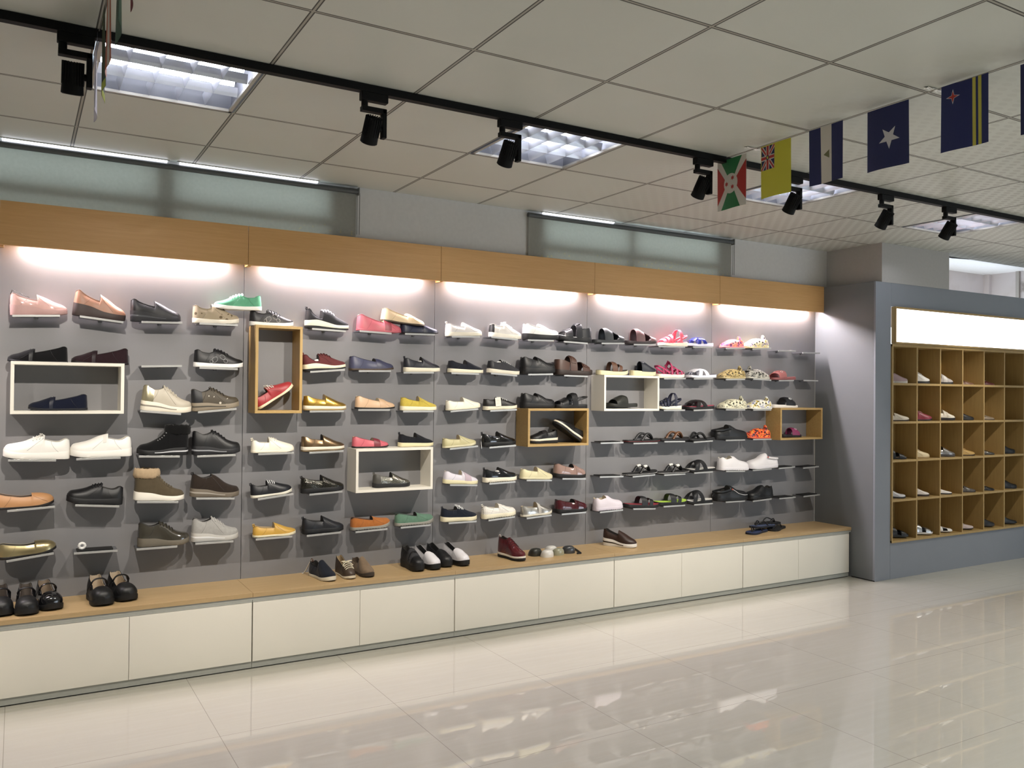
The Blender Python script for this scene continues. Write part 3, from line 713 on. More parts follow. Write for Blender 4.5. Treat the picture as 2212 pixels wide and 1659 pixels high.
SHOES = [
    (-0.135, -0.066, 1.8742, 0.254, 0.111, 1, 0.055, 0, 'wloafer', 'd9aba3|patent', 'b98f89', [('K0',), ('strap', '1b1715')], 'loafer', 'rose pink wedge loafer with a black strap at its collar on the top row', 'shoe', {}),
    (0.139, -0.066, 1.8717, 0.252, 0.134, 1, -0.102, 0, 'wloafer', 'a9765a|leather', '3a2b27', [], 'loafer', 'copper brown wedge loafer with a dark brown sole on the top row', 'shoe', {}),
    (0.419, -0.066, 1.8685, 0.253, 0.12, 1, 0.026, 0, 'wloafer', '17171a|leather', '222226', [('S', '4a4c50')], 'loafer', 'black leather wedge loafer with a grey sole line on the top row', 'shoe', {}),
    (0.733, -0.066, 1.8733, 0.251, 0.107, 1, 0.002, 0, 'runner', 'a8977a|floral', 'efe6d2', [('L', 'b7a78a')], 'sneaker', 'beige flower-print sneaker partly under the green one on the top row', 'shoe', {}),
    (0.852, -0.075, 1.957, 0.262, 0.093, -1, 0.02, 0, 'runner', '62b088|suede', 'f4f1e8', [('L', 'f2f2ec')], 'sneaker', 'mint green sneaker with white laces lying across two other shoes', 'shoe', {}),
    (-0.137, -0.066, 1.63, 0.268, 0.087, -1, 0, 0, 'loafer', '0d0d0f|suede', '17171a', [('K', 'c9c9c9'), ('B', 0.6, 0.66, '101012')], 'loafer', 'black suede moccasin with a bow bar, on top of the wide white box', 'shoe', {}),
    (0.149, -0.066, 1.63, 0.271, 0.087, -1, 0, 0, 'loafer', '26151a|suede', '181113', [('B', 0.6, 0.66, '221217')], 'loafer', 'dark burgundy suede moccasin on the wide white box', 'shoe', {}),
    (0.75, -0.066, 1.6269, 0.267, 0.105, 1, -0.015, 0, 'runner', '151517|leather', 'f3f1ec', [('R', 'b9b9b9'), ('L', '1b1b1d')], 'sneaker', 'black ringed sneaker with white sole, above an olive wedge sneaker on the second row', 'shoe', {}),
    (-0.043, -0.066, 1.391, 0.269, 0.081, -1, 0, 0, 'loafer', '12172a|suede', '191b24', [('K', 'd8d8d8'), ('B', 0.6, 0.66, '12172a')], 'loafer', 'navy suede moccasin standing inside the wide white box', 'shoe', {}),
    (0.476, -0.066, 1.3793, 0.259, 0.143, 1, -0.083, 0, 'sneak', 'b5ab98|leather', 'e6dcc8', [('L', 'c9c0af'), ('S', '8f877a'), ('H', 0.2, 'c2b896|metal')], 'wedge_sneaker', 'silver beige wedge sneaker with a glittery side on the third row', 'shoe', {}),
    (0.739, -0.066, 1.3919, 0.255, 0.128, 1, 0.086, 0, 'sneak', '4a4132|floral2', '8a7d68', [('L', '35302a'), ('H', 0.2, '1b1c20'), ('S', '4a463e')], 'wedge_sneaker', 'olive wedge sneaker with a pale floral print on the third row', 'shoe', {}),
    (-0.137, -0.066, 1.1426, 0.295, 0.121, -1, -0.032, 0, 'lacew', 'eae6df|leather', 'efebe3', [('L', 'efece6'), ('bow', 'dedad2')], 'lace_up_shoe', 'white lace-up shoe with a tied bow on the fourth row', 'shoe', {}),
    (0.16, -0.066, 1.144, 0.293, 0.121, -1, 0.007, 0, 'lacew', 'ebe7e0|leather', 'efebe3', [('G', 'dcd8d0')], 'slip_on_shoe', 'white slip-on nurse shoe without laces on the fourth row', 'shoe', {}),
    (0.462, -0.066, 1.1445, 0.26, 0.166, -1, -0.029, 0, 'boot', '0e0e10|suede', '141416', [('F', '0c0c0d'), ('E', 'cfcfd2'), ('S', 'c8c8cc')], 'ankle_boot', 'black suede wedge boot with a black furry cuff on the fourth row', 'boot', {}),
    (0.744, -0.066, 1.1405, 0.26, 0.137, 1, 0.009, 0, 'sneak', '131316|leather', '1c1c20', [('L', '18181b'), ('S', '8d8f94')], 'wedge_sneaker', 'black leather wedge sneaker with a silver sole stripe on the fourth row', 'shoe', {}),
    (-0.191, -0.066, 0.8979, 0.269, 0.082, 1, 0.046, 0, 'flat', 'b98450|leather', '1f1a17', [], 'flat_shoe', 'tan leather flat shoe with a black sole on the fifth row', 'shoe', {}),
    (0.131, -0.066, 0.8979, 0.266, 0.109, -1, -0.088, 0, 'lacew', '121215|leather', '151518', [('L', '1a1a1d')], 'lace_up_shoe', 'black leather lace-up shoe with a thick black sole on the fifth row', 'shoe', {}),
    (0.446, -0.066, 0.8993, 0.256, 0.171, 1, -0.057, 0, 'boot', '544936|suede', 'efe8da', [('F', 'b59b78'), ('L', '6a5e48'), ('K', 'd8d8d0')], 'ankle_boot', 'olive suede wedge boot with a beige fur cuff on the fifth row', 'boot', {}),
    (0.737, -0.066, 0.9023, 0.264, 0.129, 1, -0.055, 0, 'sneak', '2c231d|suede', '6c6152', [('S', 'a49c90'), ('T', '1c1815')], 'wedge_sneaker', 'dark brown slip-on wedge sneaker with a shiny stripe on the fifth row', 'shoe', {}),
    (-0.168, -0.066, 0.6553, 0.253, 0.078, 1, 0.109, 0, 'flat', 'b9a878|metal', '1a1715', [], 'flat_shoe', 'pale gold metallic flat shoe on the bottom row', 'shoe', {}),
    (0.473, -0.066, 0.6528, 0.263, 0.132, 1, -0.004, 0, 'sneak', '3b372e|patent', '6c6455', [('L', '2c2923'), ('C', 0.84, '37332b|patent')], 'wedge_sneaker', 'dark olive patent wedge sneaker with laces on the bottom row', 'shoe', {}),
    (0.742, -0.066, 0.6578, 0.253, 0.134, 1, -0.011, 0, 'sneak', '9c9a96|suede', 'b9b6b0', [('L', 'b1aeaa'), ('S', 'dcdcdc')], 'wedge_sneaker', 'light grey suede wedge sneaker on the bottom row', 'shoe', {}),
    (1.044, -0.066, 1.874, 0.252, 0.093, 1, 0, 0, 'runner', '1f1f22|leather', 'f1efea', [('R', 'b9b9b9'), ('L', '232326')], 'sneaker', 'black sneaker with silver rings standing on the tall wooden box', 'shoe', {}),
    (1.374, -0.066, 1.8704, 0.267, 0.123, 1, -0.026, 0, 'chunk', '26262a|knit', 'eee6cf', [('L', 'd9d9d9'), ('T', '1a1a1c')], 'sneaker', 'charcoal knit sneaker with a thick cream sole on the top row', 'shoe', {}),
    (1.707, -0.066, 1.8687, 0.289, 0.101, 1, -0.029, 0, 'loafer', 'c95b68|leather', 'b85560', [('B', 0.58, 0.72, '8f2f3c')], 'loafer', 'coral pink loafer with dark band, beside a navy one on the top row', 'shoe', {}),
    (1.98, -0.066, 1.8708, 0.259, 0.071, 1, 0.015, 0, 'loafer', '23283f|leather', '14151c', [('B', 0.55, 0.63, '1d2236')], 'loafer', 'navy loafer lying under a beige loafer on the top row', 'shoe', {}),
    (1.865, -0.066, 1.9264, 0.292, 0.083, 1, -0.09, 0, 'loafer', 'd9bd93|leather', '4a3b2c', [('B', 0.56, 0.66, 'd0b388')], 'loafer', 'beige loafer lying on top of a pink and a navy loafer', 'shoe', {}),
    (1.364, -0.066, 1.6266, 0.26, 0.105, 1, 0.084, 0, 'chunk', '5c1f20|knit', 'eadfbd', [('L', '4a1718'), ('T', '6a2b2b'), ('N',)], 'sneaker', 'burgundy knit sneaker with a thick cream sole on the second row', 'shoe', {}),
    (1.661, -0.066, 1.632, 0.286, 0.086, 1, 0.022, 0, 'loafer', '3b3d57|leather', '4b3b2c', [('B', 0.58, 0.7, '34364f')], 'loafer', 'slate blue leather loafer with a brown sole on the second row', 'shoe', {}),
    (2.001, -0.066, 1.6289, 0.247, 0.096, 1, 0.021, 0, 'slip', '20222b|leather', 'e9e0c6', [('T', '20222b'), ('N',)], 'slip_on_shoe', 'dark navy slip-on with cream sole, above a yellow slip-on on the second row', 'shoe', {}),
    (1.073, -0.078, 1.457, 0.245, 0.088, 1, 0.59, 0, 'lace', 'a8252b|leather', 'e6d9b4', [('L', 'f1efe8'), ('bow', 'f1efe8')], 'lace_up_shoe', 'red leather lace-up with white laces, leaning inside the tall wooden box', 'shoe', {}),
    (1.368, -0.066, 1.3856, 0.262, 0.096, 1, 0.008, 0, 'slip', 'c39a33|metal', 'efe6cc', [('sole2', 'a58a55')], 'slip_on_shoe', 'bright gold metallic slip-on with a cream sole on the third row', 'shoe', {}),
    (1.687, -0.066, 1.3932, 0.256, 0.079, 1, -0.002, 0, 'loafer', 'd2ac86|leather', '1c1917', [('B', 0.58, 0.72, 'caa47e')], 'loafer', 'beige loafer with thin black sole, beside a yellow slip-on on the third row', 'shoe', {}),
    (1.98, -0.066, 1.3836, 0.245, 0.091, 1, 0.003, 0, 'slip', 'c5ad33|suede', 'efe6c4', [('G', 'b79f2c')], 'slip_on_shoe', 'mustard yellow suede slip-on with a cream wedge sole on the third row', 'shoe', {}),
    (1.059, -0.066, 1.1431, 0.246, 0.086, 1, 0.008, 0, 'lace', 'efe8d6|leather', 'efe6d0', [('L', 'f1ece0'), ('T', 'd8cfbb')], 'lace_up_shoe', 'cream leather lace-up shoe with cream laces on the fourth row', 'shoe', {}),
    (1.359, -0.066, 1.1441, 0.262, 0.098, 1, 0.028, 0, 'slip', '8f7452|metal', 'efe5cf', [('sole2', '7b6646')], 'slip_on_shoe', 'bronze metallic slip-on with a cream-edged sole on the fourth row', 'shoe', {}),
    (1.659, -0.066, 1.156, 0.234, 0.068, 1, 0, 0, 'loafer', 'cf5a68|leather', '241a1b', [('B', 0.55, 0.72, '7d2735')], 'loafer', 'coral pink loafer with a dark band, standing on a white box', 'shoe', {}),
    (1.964, -0.066, 1.156, 0.237, 0.086, 1, 0, 0, 'slip', '1b1c21|suede', 'ddd2a4', [('T', '1b1c21')], 'slip_on_shoe', 'black slip-on with a cream sole standing on a white box beside a pink loafer', 'shoe', {}),
    (1.801, -0.066, 0.906, 0.244, 0.092, 1, 0, 0, 'slip', '8d8a80|crackle', '17171a', [('T', '55534c'), ('H', 0.16, '45433e')], 'slip_on_shoe', 'shiny silver slip-on with a black sole inside a white box', 'shoe', {}),
    (1.057, -0.066, 0.8936, 0.237, 0.089, 1, 0.102, 0, 'lace', '16171d|leather', 'e2dcca', [('L', 'f2f2f2'), ('T', '16171d')], 'lace_up_shoe', 'black leather lace-up with white laces and cream sole on the fifth row', 'shoe', {}),
    (1.359, -0.066, 0.8994, 0.26, 0.101, 1, 0.045, 0, 'slip', '4a4842|crackle', '17171a', [('T', '1a1a1a')], 'slip_on_shoe', 'crackled pewter slip-on with a black sole, outside the boxes on the fifth row', 'shoe', {}),
    (1.075, -0.066, 0.6577, 0.247, 0.078, 1, 0.009, 0, 'slipf', 'c99a26|leather', 'e6dab4', [('T', 'b98c20')], 'slip_on_shoe', 'sunflower yellow leather slip-on with a flat cream sole on the bottom row', 'shoe', {}),
    (1.365, -0.066, 0.6571, 0.251, 0.099, 1, 0.03, 0, 'slip', '1b1d24|leather', '15161a', [('T', '1b1d24')], 'slip_on_shoe', 'all black slip-on beside a yellow slip-on on the bottom row', 'shoe', {}),
    (1.665, -0.066, 0.6563, 0.256, 0.077, 1, 0.026, 0, 'mocs', 'a9621f|suede', '8f8c82', [], 'slip_on_shoe', 'orange brown suede moccasin with a ridged grey sole on the bottom row', 'shoe', {}),
    (1.958, -0.066, 0.6607, 0.261, 0.078, 1, 0.016, 0, 'mocs', '5a7d68|suede', '8f8c82', [], 'slip_on_shoe', 'sage green suede moccasin with a ridged grey sole on the bottom row', 'shoe', {}),
    (2.299, -0.066, 1.8691, 0.258, 0.092, 1, 0.042, 0, 'slip', 'e2dcd6|leather', 'e8dfc8', [('T', 'e2dcd6')], 'slip_on_shoe', 'white slip-on with a pull tab and cream wedge sole on the top row', 'shoe', {}),
    (2.611, -0.066, 1.8678, 0.242, 0.101, 1, -0.049, 0, 'runl', 'e4dfd8|knit', 'ece5d3', [('L', 'efece6'), ('bow', 'efece6'), ('H', 0.06, '222222')], 'sneaker', 'white lace-up sneaker with a black heel tab on the top row', 'shoe', {}),
    (2.895, -0.066, 1.8682, 0.273, 0.111, 1, 0.02, 0, 'clogl', 'e9e6e2|leather', '121214', [], 'clog', 'white leather clog loafer with a thick black sole on the top row', 'shoe', {}),
    (3.175, -0.066, 1.8637, 0.278, 0.132, -1, -0.026, 0, 'velcro', '15161b|leather', '111114', [('I', 'e8e6e2')], 'sandal', 'black strap sandal with a white lining on the top row', 'sandal', {}),
    (2.314, -0.066, 1.6284, 0.253, 0.085, 1, -0.009, 0, 'slip', '1f2129|suede', 'e4dcc0', [], 'slip_on_shoe', 'black canvas slip-on with cream sole, beside a charcoal lace-up on the second row', 'shoe', {}),
    (2.599, -0.066, 1.6267, 0.242, 0.094, 1, -0.06, 0, 'runl', '35353a|knit', 'e8dfc8', [('L', 'e8e8e8'), ('H', 0.12, '1b1b1f'), ('N',)], 'sneaker', 'charcoal sneaker with white laces and cream sole on the second row', 'shoe', {}),
    (2.873, -0.066, 1.6346, 0.267, 0.118, 1, 0.032, 0, 'clogl', '141416|leather', '0f0f11', [('W', '1c1c1f')], 'clog', 'black leather clog with stitched sides, beside a brown sandal on the second row', 'shoe', {}),
    (3.169, -0.066, 1.6286, 0.307, 0.132, 1, -0.013, 0, 'velcro', '4a3025|leather', '2a1d17', [('I', '3a2a22')], 'sandal', 'brown strap sandal with two wide straps on the second row', 'sandal', {}),
    (2.3, -0.066, 1.3911, 0.246, 0.08, 1, 0.078, 0, 'slipf', 'ece5d2|leather', 'e8dfc4', [], 'slip_on_shoe', 'cream white slip-on with a matching cream sole on the third row', 'shoe', {}),
    (2.579, -0.066, 1.3891, 0.251, 0.084, 1, 0.042, 0, 'runl', '1d1a19|leather', 'e8dfc4', [('L', 'ececec'), ('P', 'efe9da')], 'sneaker', 'black sneaker with white laces and a large paper tag on the third row', 'shoe', {}),
    (2.874, -0.066, 1.396, 0.261, 0.105, 1, 0, 0, 'clogl', '131315|leather', '0e0e10', [('W', '1b1b1e')], 'clog', 'black leather clog standing on a wooden box', 'shoe', {}),
    (3.146, -0.066, 1.396, 0.273, 0.105, -1, 0, 0, 'slings', '141416|leather', '101012', [('I', '3a3a3a')], 'sandal', 'black slingback sandal standing on a wooden box', 'sandal', {}),
    (2.924, -0.066, 1.153, 0.228, 0.095, -1, 0, 0, 'slipw', '121214|leather', '0f0f11', [('S2', 'efe6cf'), ('fringe', '1d1d20')], 'slip_on_shoe', 'black loafer with a white stripe in the sole, flat inside a wooden box', 'shoe', {}),
    (3.105, -0.085, 1.222, 0.262, 0.085, -1, -0.56, 0, 'slipw', '101012|leather', '0f0f11', [('S2', 'efe6cf')], 'slip_on_shoe', 'black loafer with a white stripe leaning up on its mate in a box', 'shoe', {}),
    (2.274, -0.066, 1.1466, 0.237, 0.078, 1, 0.069, 0, 'slipf', 'c2b886|leather', 'd8cfa8', [], 'slip_on_shoe', 'pale olive slip-on with a cream sole on the fourth row', 'shoe', {}),
    (2.568, -0.066, 1.1469, 0.257, 0.094, 1, 0.047, 0, 'slip', '121214|patent', '121214', [('T', '121214'), ('gt', 'cfcfcf')], 'slip_on_shoe', 'glossy black patent slip-on, beside a pale olive slip-on on the fourth row', 'shoe', {}),
    (2.284, -0.066, 0.9033, 0.246, 0.089, 1, -0.056, 0, 'slip', 'd9d3dd|leather', 'e6dcae', [('B', 0.56, 0.74, '9a92b8|weave')], 'slip_on_shoe', 'white espadrille with a lilac woven band on the fifth row', 'shoe', {}),
    (2.581, -0.066, 0.9056, 0.251, 0.096, 1, 0.024, 0, 'slipr', '15161a|patent', 'efe6cf', [('T', '15161a'), ('N',), ('G', '0f0f12')], 'slip_on_shoe', 'black slip-on with a ridged white sole on the fifth row', 'shoe', {}),
    (2.868, -0.066, 0.9088, 0.253, 0.085, 1, -0.044, 0, 'slipf', 'ddd3a6|leather', 'e0d6ae', [], 'slip_on_shoe', 'pale cream leather slip-on beside a mauve loafer on the fifth row', 'shoe', {}),
    (3.144, -0.066, 0.9073, 0.256, 0.097, 1, -0.043, 0, 'loafert', 'a08176|patent', '191718', [('B', 0.62, 0.7, '96776c|patent'), ('K', 'b9a89c')], 'loafer', 'mauve patent loafer with a black sole on the fifth row', 'shoe', {}),
    (2.275, -0.066, 0.6631, 0.255, 0.098, 1, -0.008, 0, 'lacec', '1d222e|suede', 'e6dcb8', [('L', 'f2f2f2'), ('bow', 'f2f2f2'), ('T', '1d222e')], 'lace_up_shoe', 'navy suede lace-up with white bow and cream wedge sole on the bottom row', 'shoe', {}),
    (2.575, -0.066, 0.6673, 0.253, 0.095, 1, 0.058, 0, 'slipr', 'e8e3da|perf', 'ece3c6', [('T', 'd8d3ca')], 'slip_on_shoe', 'white perforated slip-on with a ridged cream sole on the bottom row', 'shoe', {}),
    (2.873, -0.066, 0.6603, 0.243, 0.09, 1, 0.047, 0, 'slipf', 'c9c5be|metal', 'ddd6c2', [('B', 0.5, 0.58, 'bdb9b2')], 'slip_on_shoe', 'silver metallic slip-on beside a burgundy loafer on the bottom row', 'shoe', {}),
    (3.159, -0.066, 0.6652, 0.26, 0.091, 1, 0.007, 0, 'loafert', '4a0f1a|patent', '151314', [('B', 0.62, 0.7, '3f0c16|patent')], 'loafer', 'burgundy patent loafer with a black sole on the bottom row', 'shoe', {}),
    (3.476, -0.066, 1.8698, 0.273, 0.106, 1, 0.038, 0, 'slide2', '2f3236|leather', '37393c', [('I', '1b1b1d')], 'sandal', 'charcoal slide sandal beside a brown one on the top row', 'sandal', {}),
    (3.767, -0.066, 1.8715, 0.287, 0.112, 1, 0.032, 0, 'slide2', '6a4a4c|leather', '33292b', [('I', '2b1d1e')], 'sandal', 'mauve brown slide sandal beside a charcoal one on the top row', 'sandal', {}),
    (4.092, -0.066, 1.8668, 0.26, 0.124, -1, 0.018, 0, 'strappy', 'e2566c', 'f1e8d2', [('I', 'e8687c')], 'sandal', 'coral pink strappy sandal with a white sole on the top row', 'sandal', {}),
    (4.362, -0.066, 1.8739, 0.254, 0.069, -1, 0.036, 0, 'xslide', '27308f|patent', 'dcd8ea', [('I', 'c9c5dc')], 'sandal', 'royal blue slide sandal with a white sole on the top row', 'sandal', {}),
    (3.513, -0.066, 1.637, 0.26, 0.094, 1, 0, 0, 'slideband', '5d3a24|leather', 'e2d7a8', [('I', '2a201c')], 'sandal', 'brown strap slide with a cream sole on a white box', 'sandal', {}),
    (3.799, -0.066, 1.637, 0.222, 0.104, 1, 0, 0, 'mule', '20242e|leather', 'e2d7a8', [('I', 'd8ccaa')], 'sandal', 'navy mule with a cream sole on a white box', 'sandal', {}),
    (4.06, -0.066, 1.6253, 0.26, 0.128, 1, 0.022, 0, 'cage', 'b92f62', 'efe6d0', [('I', 'c94a78')], 'sandal', 'magenta caged strap sandal with a white sole on the second row', 'sandal', {}),
    (4.375, -0.066, 1.6302, 0.29, 0.07, -1, 0.03, 0, 'xslide', 'e8e6ec|leather', 'e4e2ea', [('I', '3a3550')], 'sandal', 'white slide sandal with a dark footbed on the second row', 'sandal', {}),
    (3.605, -0.066, 1.405, 0.262, 0.083, -1, 0, 0, 'slide', '23241f|leather', '1d1e1a', [('I', '1a1a18')], 'sandal', 'black leather slide inside a white box', 'sandal', {}),
    (4.055, -0.066, 1.3858, 0.225, 0.121, -1, 0.003, 0, 'strappy', '1f2038', 'efe8d2', [('I', '23243c')], 'sandal', 'navy strappy sandal with a white sole on the third row', 'sandal', {}),
    (4.357, -0.066, 1.3868, 0.291, 0.071, -1, 0.03, 0, 'xslide', '1a1214|leather', '141114', [('I', 'b03a54')], 'sandal', 'black thong sandal with a pink footbed on the third row', 'sandal', {}),
    (3.793, -0.066, 1.1422, 0.321, 0.076, 1, -0.003, 0, 'flip', '2a2b2d|leather', '151517', [('S', '8a2028'), ('I', '1b1b1d')], 'flip_flop', 'black flip-flop with a thin red line round its sole on the fourth row', 'sandal', {}),
    (4.094, -0.066, 1.1485, 0.294, 0.075, 1, -0.011, 0, 'flip', '6b4322|leather', '17151a', [('I', '151416')], 'flip_flop', 'black flip-flop with brown leather straps on the fourth row', 'sandal', {}),
    (4.373, -0.066, 1.1433, 0.274, 0.071, -1, 0.035, 0, 'flip', '17181a|leather', '1b1b1d', [('I', '1b1b1d')], 'flip_flop', 'plain black flip-flop beside a black clog on the fourth row', 'sandal', {}),
    (3.779, -0.066, 0.9021, 0.296, 0.075, 1, 0.032, 0, 'flip', '19191b|leather', '141416', [('S', 'e4e4e0'), ('I', '19191b'), ('Q', 'e8e4d8')], 'flip_flop', 'black flip-flop with white strap square, beside an empty shelf on the fifth row', 'sandal', {}),
    (4.09, -0.066, 0.8994, 0.306, 0.073, 1, 0.005, 0, 'flip', '17171a|leather', '141416', [('S', 'e4e4e0'), ('I', '19191b'), ('Q', 'eceadf')], 'flip_flop', 'black flip-flop with white strap patch, beside crossed-strap slide on the fifth row', 'sandal', {}),
    (4.367, -0.066, 0.9038, 0.301, 0.086, -1, 0.011, 0, 'cross', '1b1b1d|leather', '121214', [('I', 'd8d5cf')], 'sandal', 'black crossed-strap slide with pale footbed, beside a white clog on the fifth row', 'sandal', {}),
    (3.485, -0.066, 0.6597, 0.244, 0.105, 1, 0.025, 0, 'clog', 'dcd2dc|rubber', 'd2c8d4', [], 'clog', 'pale lilac work clog with a closed heel on the bottom row', 'shoe', {}),
    (3.792, -0.066, 0.6572, 0.307, 0.081, 1, -0.046, 0, 'slideband', '1a1a1c|leather', '141416', [('I', '8a1f2e')], 'sandal', 'black strap slide with a red footbed on the bottom row', 'sandal', {}),
    (4.073, -0.066, 0.6616, 0.294, 0.081, 1, -0.009, 0, 'slideband', '17181a|leather', '121214', [('I', 'a9d02a')], 'sandal', 'black strap slide with a lime green footbed on the bottom row', 'sandal', {}),
    (4.346, -0.066, 0.6584, 0.284, 0.095, -1, -0.001, 0, 'cross', '18181a|leather', '101012', [('I', 'd8d5cf')], 'sandal', 'black crossed-strap slide with pale footbed, beside a black clog on the bottom row', 'sandal', {}),
    (4.71, -0.066, 1.8771, 0.23, 0.091, -1, 0.042, 0, 'foam', 'e8868a|camoA', 'e58a8c', [], 'clog', 'pink, orange and purple patterned foam clog on the top row', 'shoe', {}),
    (4.974, -0.066, 1.8818, 0.257, 0.107, -1, 0.052, 0, 'foam', 'e8d6a4|camoB', 'e2cf9a', [], 'clog', 'cream, yellow and lilac patterned foam clog on the top row', 'shoe', {}),
    (4.705, -0.066, 1.6293, 0.272, 0.103, -1, 0.024, 0, 'foam', 'b8a46c|camoC', 'b8a778', [], 'clog', 'khaki and black camouflage foam clog on the second row', 'shoe', {}),
    (4.989, -0.066, 1.6329, 0.245, 0.103, 1, -0.029, 0, 'foam', 'b6b2a4|camoD', 'bcb8aa', [], 'clog', 'grey and black streaked foam clog beside a pink slide on the second row', 'shoe', {}),
    (5.279, -0.066, 1.6291, 0.284, 0.077, -1, 0.025, 0, 'slidebt', 'a8605c|leather', '8f4f4e', [('I', '9a5654'), ('M', 'd8b8b4')], 'sandal', 'dusty pink slide sandal with a white mark on the second row', 'sandal', {}),
    (4.716, -0.066, 1.388, 0.283, 0.106, -1, -0.007, 0, 'foam', 'd8d2b4|camoE', 'cfcab4', [], 'clog', 'black and cream spotted foam clog on the third row', 'shoe', {}),
    (5.011, -0.066, 1.3861, 0.266, 0.104, -1, 0.003, 0, 'foam', 'e2e0d2|camoF', 'dcdad0', [], 'clog', 'white, blue and yellow patterned foam clog on the third row', 'shoe', {}),
    (5.3, -0.066, 1.396, 0.285, 0.087, 1, 0, 0, 'slidebt', '17171a|leather', 'efe9e0', [('I', 'efe9e0'), ('M', 'f2f2f2')], 'sandal', 'black slide with a thick white sole on a wooden box', 'sandal', {}),
    (5.381, -0.066, 1.15, 0.232, 0.077, 1, 0, 0, 'slidebt', '8f2a5c|leather', '1d1519', [('I', '2a1520'), ('M', 'd8a8c0')], 'sandal', 'magenta slide inside a wooden box', 'sandal', {}),
    (4.689, -0.066, 1.1467, 0.342, 0.117, 1, 0.001, 0, 'clogo', '16171a|rubber', '131416', [('sl', '131416')], 'clog', 'black rubber clog beside an orange patterned foam clog on the fourth row', 'shoe', {}),
    (5.001, -0.066, 1.1471, 0.257, 0.109, -1, -0.01, 0, 'foam', 'e8562a|camoG', 'e25a30', [], 'clog', 'bright orange patterned foam clog on the fourth row', 'shoe', {}),
    (4.724, -0.066, 0.8984, 0.305, 0.115, 1, -0.032, 0, 'clog', 'e8e4e6|rubber', 'e2dee2', [], 'clog', 'white rubber clog with a high closed heel on the fifth row', 'shoe', {}),
    (5.053, -0.066, 0.9019, 0.329, 0.121, -1, 0.022, 0, 'clogo', 'e6e2e4|rubber', 'dedade', [('sl', 'e2dee0'), ('dot', 'c03a34')], 'clog', 'white rubber clog with heel strap and red dot on the fifth row', 'shoe', {}),
    (4.7, -0.066, 0.6589, 0.337, 0.121, 1, -0.006, 0, 'clogo', '17181a|rubber', '121315', [('sl', '1a1b1d'), ('dot', 'c8522e'), ('WL', 'efefef')], 'clog', 'black rubber clog with a white line and red dot on the bottom row', 'shoe', {}),
    (5.022, -0.066, 0.655, 0.279, 0.107, -1, 0.039, 0, 'clog', '121315|rubber', '101113', [], 'clog', 'plain black rubber clog with closed heel on the bottom row', 'shoe', {}),
    (6.121, -0.515, 1.602, 0.225, 0.092, 1, 0, -0.45, 'mule', 'b99a9a|leather', 'e9e0d2', [('I', 'd8c8c0')], 'sandal', 'dusty pink mule with ridged white sole in the wooden cubby', 'sandal', {}),
    (6.43, -0.515, 1.602, 0.225, 0.118, 1, 0, -0.45, 'runl', 'e6e1da|leather', '2a2624', [('L', 'cfcac2')], 'sneaker', 'white sneaker with black sole in the top cubby row', 'shoe', {}),
    (6.765, -0.515, 1.602, 0.225, 0.109, 1, 0, -0.45, 'slip', 'b3aaa6|leather', '241f1d', [('B', 0.55, 0.68, 'cfc8c2')], 'slip_on_shoe', 'pale grey slip-on with dark sole in the top cubby row', 'shoe', {}),
    (7.076, -0.515, 1.602, 0.225, 0.054, 1, 0, -0.45, 'loafer', '77513a|leather', '2c211b', [('N',)], 'loafer', 'tan brown loafer with white paper in the top cubby row', 'shoe', {}),
    (7.399, -0.515, 1.602, 0.225, 0.058, 1, 0, -0.45, 'loafer', '5e1f22|leather', '2a1517', [('K', 'e0d8d0')], 'loafer', 'dark red loafer with a pale bow in the top cubby row', 'shoe', {}),
    (6.15, -0.515, 1.293, 0.225, 0.069, 1, 0, -0.45, 'lace', 'd9cdb8|leather', '4a3c30', [], 'flat_shoe', 'cream shoe with dark sole in the second cubby row', 'shoe', {}),
    (6.464, -0.515, 1.293, 0.225, 0.084, 1, 0, -0.45, 'lace', '8d2438|leather', '241518', [('L', 'c98a92')], 'lace_up_shoe', 'crimson lace-up shoe in the second cubby row', 'shoe', {}),
    (6.796, -0.515, 1.293, 0.225, 0.097, 1, 0, -0.45, 'slip', 'e6dcc8|leather', '231c18', [('B', 0.6, 0.66, 'd6cab4')], 'slip_on_shoe', 'cream high-fronted slip-on in the second cubby row', 'shoe', {}),
    (7.076, -0.515, 1.293, 0.225, 0.071, 1, 0, -0.45, 'slip', '1c191a|leather', '141213', [('K', 'e8e4de')], 'slip_on_shoe', 'black slip-on with a white trim in the second cubby row', 'shoe', {}),
    (7.399, -0.515, 1.293, 0.225, 0.05, 1, 0, -0.45, 'loafer', '8d7a62|leather', '3a2f26', [('K', 'd8ccb8')], 'loafer', 'beige brown loafer in the second cubby row', 'shoe', {}),
    (6.113, -0.515, 0.976, 0.225, 0.075, 1, 0, -0.45, 'slings', '1c1d22|leather', '1a1a1d', [('I', '8c7a66')], 'sandal', 'black slingback shoe in the middle cubby row', 'sandal', {}),
    (6.43, -0.515, 0.976, 0.225, 0.077, 1, 0, -0.45, 'lace', 'dcc79a|leather', 'b89c6a', [('L', 'efe2c0')], 'lace_up_shoe', 'cream yellow lace-up shoe in the middle cubby row', 'shoe', {}),
    (6.796, -0.515, 0.976, 0.225, 0.089, 1, 0, -0.45, 'slip', 'aaa6a4|metal', '4a4644', [('H', 0.2, 'c8c4c0')], 'slip_on_shoe', 'silver grey shoe in the middle cubby row', 'shoe', {}),
    (7.095, -0.515, 0.976, 0.225, 0.067, 1, 0, -0.45, 'lace', 'c39a4a|leather', '3c2f1e', [('L', 'd8b878')], 'lace_up_shoe', 'mustard tan laced shoe in the middle cubby row', 'shoe', {}),
    (7.399, -0.515, 0.976, 0.225, 0.05, 1, 0, -0.45, 'slip', '7d756c|crackle', '33302d', [], 'slip_on_shoe', 'speckled grey shoe in the middle cubby row', 'shoe', {}),
